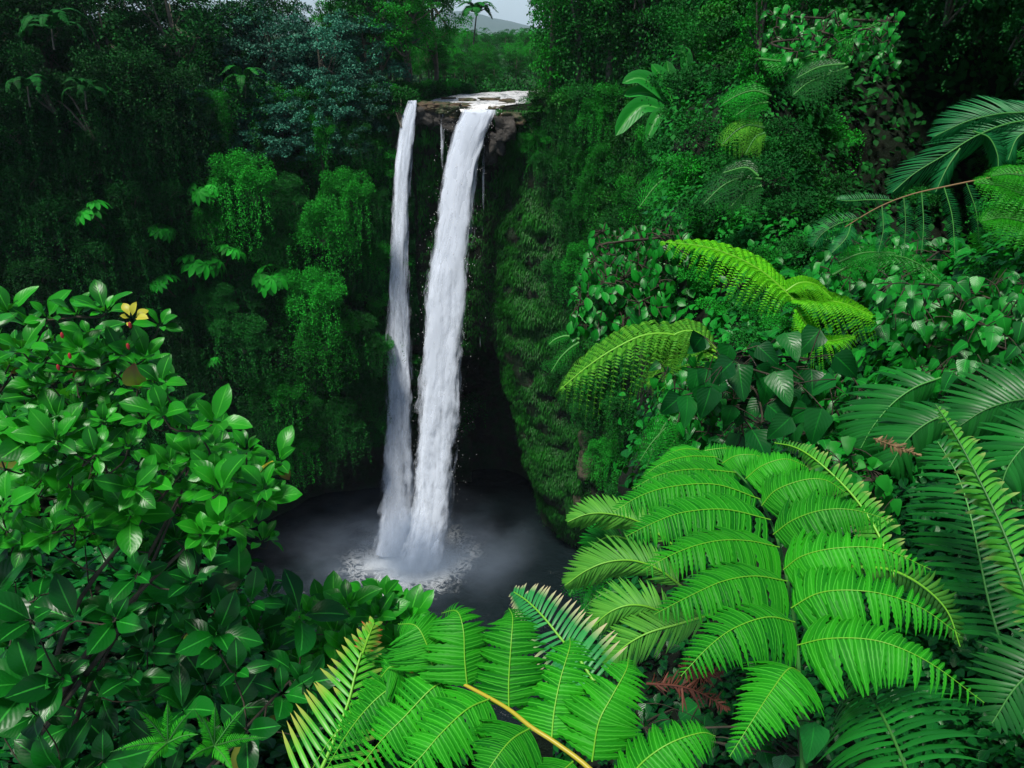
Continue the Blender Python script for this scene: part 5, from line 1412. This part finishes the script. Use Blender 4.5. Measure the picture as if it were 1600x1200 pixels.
# ---------- paddle-leaved (banana-like) plant ----------
bn = thing('banana_plant', W(1062, 300, 30), 'banana-like plant with large smooth paddle leaves on the slope right of the falls', 'banana plant')
mb = MB(); tube(mb, crv(PW([(1062, 300), (1061, 240), (1058, 190), (1054, 160)], 30), 12), np.linspace(.22, .12, 12), 8); mb.build('trunk', M['stem'], bn)
PAD = tmpl(12, lambda s: max(0.04, (math.sin(math.pi * min(1, s * .98 + .02)) ** .5)), .35, .0)
for pts, wpx in (([(1055, 170), (1030, 140), (1000, 122), (972, 130)], 26), ([(1050, 165), (1010, 145), (975, 150)], 24), ([(1052, 178), (1010, 165), (985, 180), (962, 212)], 30), ([(1056, 185), (1030, 180), (1010, 220)], 22), ([(1054, 165), (1048, 135), (1042, 95)], 26),
                 ([(1052, 165), (1040, 130), (1018, 100)], 24), ([(1060, 165), (1072, 130), (1070, 85), (1050, 78)], 20), ([(1058, 170), (1035, 150), (1028, 165), (1030, 185)], 20), ([(1060, 175), (1085, 150), (1100, 165)], 20), ([(1060, 180), (1075, 200), (1078, 235)], 18)):
    C = crv(PW(pts, 30 + rh.normal() * .3), 14); T = tangents(C); toc = nrm(CAM - C); up = nrm(toc * .7 + Z * .6 + rdir(rh, 1) * .2)
    S = nrm(np.cross(T, up)); U = np.cross(S, T); s = np.linspace(0, 1, 14); w_ = np.array([PAD.x[2::3][min(11, int(q * 11))] for q in s]) * 2 * wpx * 30 / FPX * .5
    xs_ = np.linspace(-1, 1, 7)
    V = C[:, None] + S[:, None] * (w_[:, None] * xs_[None])[..., None] + U[:, None] * (np.abs(xs_)[None] * w_[:, None] * .35)[..., None]
    uv = np.stack(np.broadcast_arrays(xs_[None], s[:, None]), -1).reshape(-1, 2)
    mb = MB(); grid(mb, V, tint=rh.uniform(.2, .9), uv=uv); mb.build('leaf', M['banana'], bn)
# ---------- large-leaved shrubs at the left ----------
rs = np.random.default_rng(5)


def rosette(mb, c, axis, n, L, rng, tm=OBOV, spread=(0.35, 1.15), tint=(.2, .9), wr=.52, mat=0):
    axis = nrm(axis); a = nrm(np.cross(axis, [0.3, 1, .2])); b = np.cross(axis, a)
    ph = np.arange(n) * 2.4 + rng.uniform(0, 6); el = np.linspace(spread[0], spread[1], n) + rng.normal(0, .12, n)
    R = np.cos(ph)[:, None] * a + np.sin(ph)[:, None] * b
    D = R * np.sin(el)[:, None] + axis * np.cos(el)[:, None]
    N = -R * np.cos(el)[:, None] + axis * np.sin(el)[:, None]
    N = N + rdir(rng, n) * .22
    l = L * rng.uniform(.5, 1.2, n)
    leaves(mb, tm, c + D * .015, D, N, l, l * wr * rng.uniform(.85, 1.2, n), rng.uniform(*tint, n), mat)


def shrub(name, label, base, spots, dr, Lr, mat, seed, extra=0, box=None, nl=(5, 9), tmx=OBOV, limbs=4, twig='twig', inside=None, up=.9):
    """spots: pixel rosettes; extra: random rosettes within the outline, further back"""
    r = np.random.default_rng(seed)
    root = thing(name, base, label, 'shrub')
    pts = [W(x, y, r.uniform(*dr)) for x, y in spots]
    k = 0
    while k < extra:
        x = r.uniform(box[0], box[2]); y = r.uniform(box[1], box[3])
        if inside and not inside(x, y):
            continue
        pts.append(W(x, y, r.uniform(dr[0] + .1, dr[1] + 1.1))); k += 1
    pts = np.array(pts)
    mb = MB()
    ctr = np.mean(pts, 0)
    for p in pts:
        ax = nrm(Z * up + nrm(p - ctr) * .45 + nrm(CAM - p) * .35 + rdir(r, 1)[0] * .35)
        rosette(mb, p, ax, r.integers(*nl), r.uniform(*Lr), r, tmx if r.uniform() < .6 else LEAF)
        if r.uniform() < .07:
            rosette(mb, p, nrm(ax - Z * .8), 1, r.uniform(*Lr), r, LEAF, mat=1)
    mb.build('foliage', [M[mat], M['oldleaf']], root)
    tb = MB(); nodes = []
    for i in range(limbs):
        e = pts[r.integers(0, len(spots))]
        C = crv([base, base * .55 + e * .45 + rdir(r, 1)[0] * .12, e * .97 + base * .03], 12)
        tube(tb, C, np.linspace(.014, .004, 12), 6); nodes.append(C[3:])
    nodes = np.concatenate(nodes)
    for p in pts[np.argsort(np.linalg.norm(pts - base, axis=1))]:
        q = nodes[np.argmin(np.linalg.norm(nodes - p, axis=1) + .3 * np.maximum(0, nodes[:, 2] - p[2] + .05))]
        C = crv([q, (p + q) / 2 - Z * .03 + rdir(r, 1)[0] * .03, p], 6)
        tube(tb, C, np.linspace(.0042, .0026, 6), 4); nodes = np.vstack([nodes, C[3:]])
    tb.build('stem', M[twig], root)
    return root


s1 = [(15, 490), (75, 500), (120, 495), (165, 490), (250, 510), (35, 550), (100, 570), (150, 570), (190, 555), (228, 560), (60, 620), (120, 640), (20, 660), (170, 650), (215, 610), (238, 580), (-20, 520), (-30, 600), (45, 510), (140, 530), (70, 560),
      (-20, 700), (30, 700), (90, 690), (255, 650), (285, 645), (335, 662), (310, 675), (265, 730), (300, 715), (350, 735), (385, 705), (412, 738), (435, 722), (400, 770), (345, 770), (285, 775), (232, 750), (200, 700), (150, 710), (370, 752), (320, 700)]
sh1 = shrub('broad_leaved_shrub', 'glossy broad-leaved shrub at the left with a yellow leaf cluster and red buds', W(60, 1150, 3.3), s1, (2.5, 3.1), (.068, .125), 'shrub', 51, extra=250, box=(-40, 540, 430, 850),
            inside=lambda x, y: y > 540 + max(0, x - 190) * 0.95 and y < 1100 - x * .5, nl=(5, 9))
mb = MB(); rosette(mb, W(206, 500, 2.45), nrm(Z + nrm(CAM - W(206, 500, 2.45)) * .8), 6, .040, rs, spread=(.5, 1.2), wr=.62); mb.build('yellow_leaves', M['yellow'], sh1)
for x, y in ((97, 524), (109, 556), (91, 574), (200, 541), (203, 508)):
    mb = MB(); c = W(x, y, 2.4); blob(mb, c, (.005, .005, .010), rs, amp=.2, seed=x); mb.build('bud', M['red'], sh1)
# scattered single yellowing leaves on the branch tip
mb = MB(); rosette(mb, W(398, 752, 2.6), nrm(Z - RT * .5), 2, .06, rs); mb.build('yellow_leaves', M['yellow'], sh1)
s2 = [(20, 880), (70, 900), (190, 840), (215, 900), (245, 880), (330, 860), (275, 845), (300, 910), (350, 970), (400, 990), (330, 950), (250, 940), (120, 970), (50, 970), (90, 1010), (180, 970), (15, 1010), (290, 990), (420, 1020), (370, 1050), (320, 1070),
      (290, 1040), (230, 1020), (160, 1090), (80, 1090), (50, 1070), (120, 1130), (285, 1110), (410, 1125), (465, 1055), (440, 975), (390, 945), (160, 1190), (140, 1050), (205, 1060), (10, 1120), (250, 1160), (360, 1110), (440, 1085), (385, 1140)]
shrub('broad_leaved_shrub', 'shade-darkened broad-leaved shrub filling the lower left corner, below the one with the yellow cluster', W(90, 1330, 3.4), s2, (2.8, 3.8), (.11, .19), 'shrublow', 52, extra=55, box=(-40, 830, 520, 1240), nl=(4, 7), up=.6, inside=lambda x, y: y > 830 + max(0, x - 300) * .6)
s3 = [(545, 950), (570, 940), (600, 936), (630, 950), (590, 965), (560, 975), (612, 985), (645, 966), (520, 958), (490, 962), (470, 985), (522, 992), (500, 1015), (452, 1008), (540, 1015), (590, 1015), (480, 1035), (620, 1005), (560, 1030)]
shrub('broad_leaved_shrub', 'low bright glossy shrub between the pool and the pink-tipped fern leaf', W(540, 1180, 3.9), s3, (3.4, 3.9), (.09, .16), 'shrub', 53, extra=24, box=(440, 960, 660, 1090), nl=(6, 10))

# ---------- heart-leaved climbers on the right ----------
def climber(name, label, spots, dr, Lr, mat, seed, tm=HEART, n=4, wr=.85):
    r = np.random.default_rng(seed); pts = np.array([W(x, y, r.uniform(*dr)) for x, y in spots])
    root = thing(name, pts[0], label, 'climber')
    mb = MB(); tb = MB()
    for p in pts:
        k = n
        P = p + rdir(r, k) * Lr[1] * .9
        toc = nrm(CAM - p)
        N = nrm(toc * .75 + Z * .75 + rdir(r, k) * .45)
        D = nrm(-Z * .7 - toc * .1 + rdir(r, k) * .55 + toc * .25)
        l = r.uniform(*Lr, k)
        leaves(mb, tm, P, D, N, l, l * wr, r.uniform(.1, .95, k))
        for q in P:
            tube(tb, crv([p, (p + q) / 2 + Z * .01, q], 4), .0022 * dr[0] / 3, 4)
    mb.build('foliage', M[mat], root)
    o = pts[np.argsort(pts[:, 2])]
    tube(tb, crv(o[::max(1, len(o) // 8)], 40), .006 * dr[0] / 4, 5)
    tb.build('stem', M['twig'], root)
    return root


rr_ = np.random.default_rng(8)
jit = lambda x0, y0, x1, y1, n: [(rr_.uniform(x0, x1), rr_.uniform(y0, y1)) for _ in range(n)]
climber('large_leaved_climber', 'climber with very large dark heart-shaped leaves, under the brightest yellow frond', [(1115, 555), (1145, 580), (1170, 555), (1180, 610), (1150, 640), (1200, 540), (1215, 580), (1105, 600), (1190, 660), (1135, 560), (1165, 690), (1210, 640)] + jit(1100, 540, 1280, 680, 12), (5.6, 6.4), (.18, .28), 'vinedark', 61, n=3)
climber('heart_leaved_vine', 'dense vine of small heart-shaped leaves covering the slope right of the yellow frond', jit(1420, 470, 1620, 640, 70) + jit(1380, 440, 1620, 500, 20), (5.0, 6.0), (.07, .14), 'vine', 62, n=6)
climber('heart_leaved_vine', 'fresh green heart-leaved vine hanging just above the right half of the big tree fern', jit(1310, 700, 1370, 780, 16) + jit(1355, 740, 1385, 810, 8), (3.6, 3.9), (.05, .09), 'fernmid', 63, n=4)
climber('heart_leaved_vine', 'leafy vine below the upper right fern, above the brightest yellow frond', jit(1290, 370, 1480, 440, 40), (8.0, 9.0), (.09, .17), 'vine', 64, n=6)
climber('heart_leaved_vine', 'vine with mid-sized leaves around the large dark heart-shaped leaves', jit(1040, 570, 1130, 700, 40) + jit(1230, 600, 1370, 700, 22), (6.4, 7.4), (.06, .13), 'vine', 65, n=7)
climber('heart_leaved_vine', 'vine of broad leaves climbing above the long upswept fern frond', jit(1200, 20, 1400, 110, 60), (15.5, 17), (.10, .22), 'vine', 66, n=6)
climber('broad_leaved_creeper', 'bush of broad bluish leaves on the gorge edge, above the drooping pale fern', jit(905, 430, 1040, 510, 90), (14, 16), (.13, .26), 'vine', 67, n=7, tm=LEAF5, wr=.65)
climber('broad_leaved_creeper', 'bush of shiny leaves left of the brightest yellow frond tip', jit(930, 360, 1080, 440, 90), (15, 18), (.12, .24), 'vine', 68, n=8, tm=LEAF5, wr=.65)
# undergrowth around the feet of the two big ferns
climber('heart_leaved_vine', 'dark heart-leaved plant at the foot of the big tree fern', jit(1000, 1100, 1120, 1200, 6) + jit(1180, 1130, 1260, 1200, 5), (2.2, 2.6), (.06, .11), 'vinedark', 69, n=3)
# ---------- air ----------
hz_, nt_ = newmat('haze_air'); o_ = nd(nt_, 'ShaderNodeOutputMaterial')
pv_ = nd(nt_, 'ShaderNodeVolumePrincipled', inp={'Color': (0.72, 0.84, 1.0, 1), 'Density': 0.00008, 'Anisotropy': 0.0})
nt_.links.new(pv_.outputs[0], o_.inputs['Volume'])
mb = MB()
x0, x1, y0, y1, z0, z1 = -9000, 9000, -400, 12000, -8, 900
V = [(x0, y0, z0), (x1, y0, z0), (x1, y1, z0), (x0, y1, z0), (x0, y0, z1), (x1, y0, z1), (x1, y1, z1), (x0, y1, z1)]
mb.add(V, [(0, 3, 2, 1), (4, 5, 6, 7), (0, 1, 5, 4), (1, 2, 6, 5), (2, 3, 7, 6), (3, 0, 4, 7)])
kind(mb.build('haze', hz_, smooth=False), 'stuff')
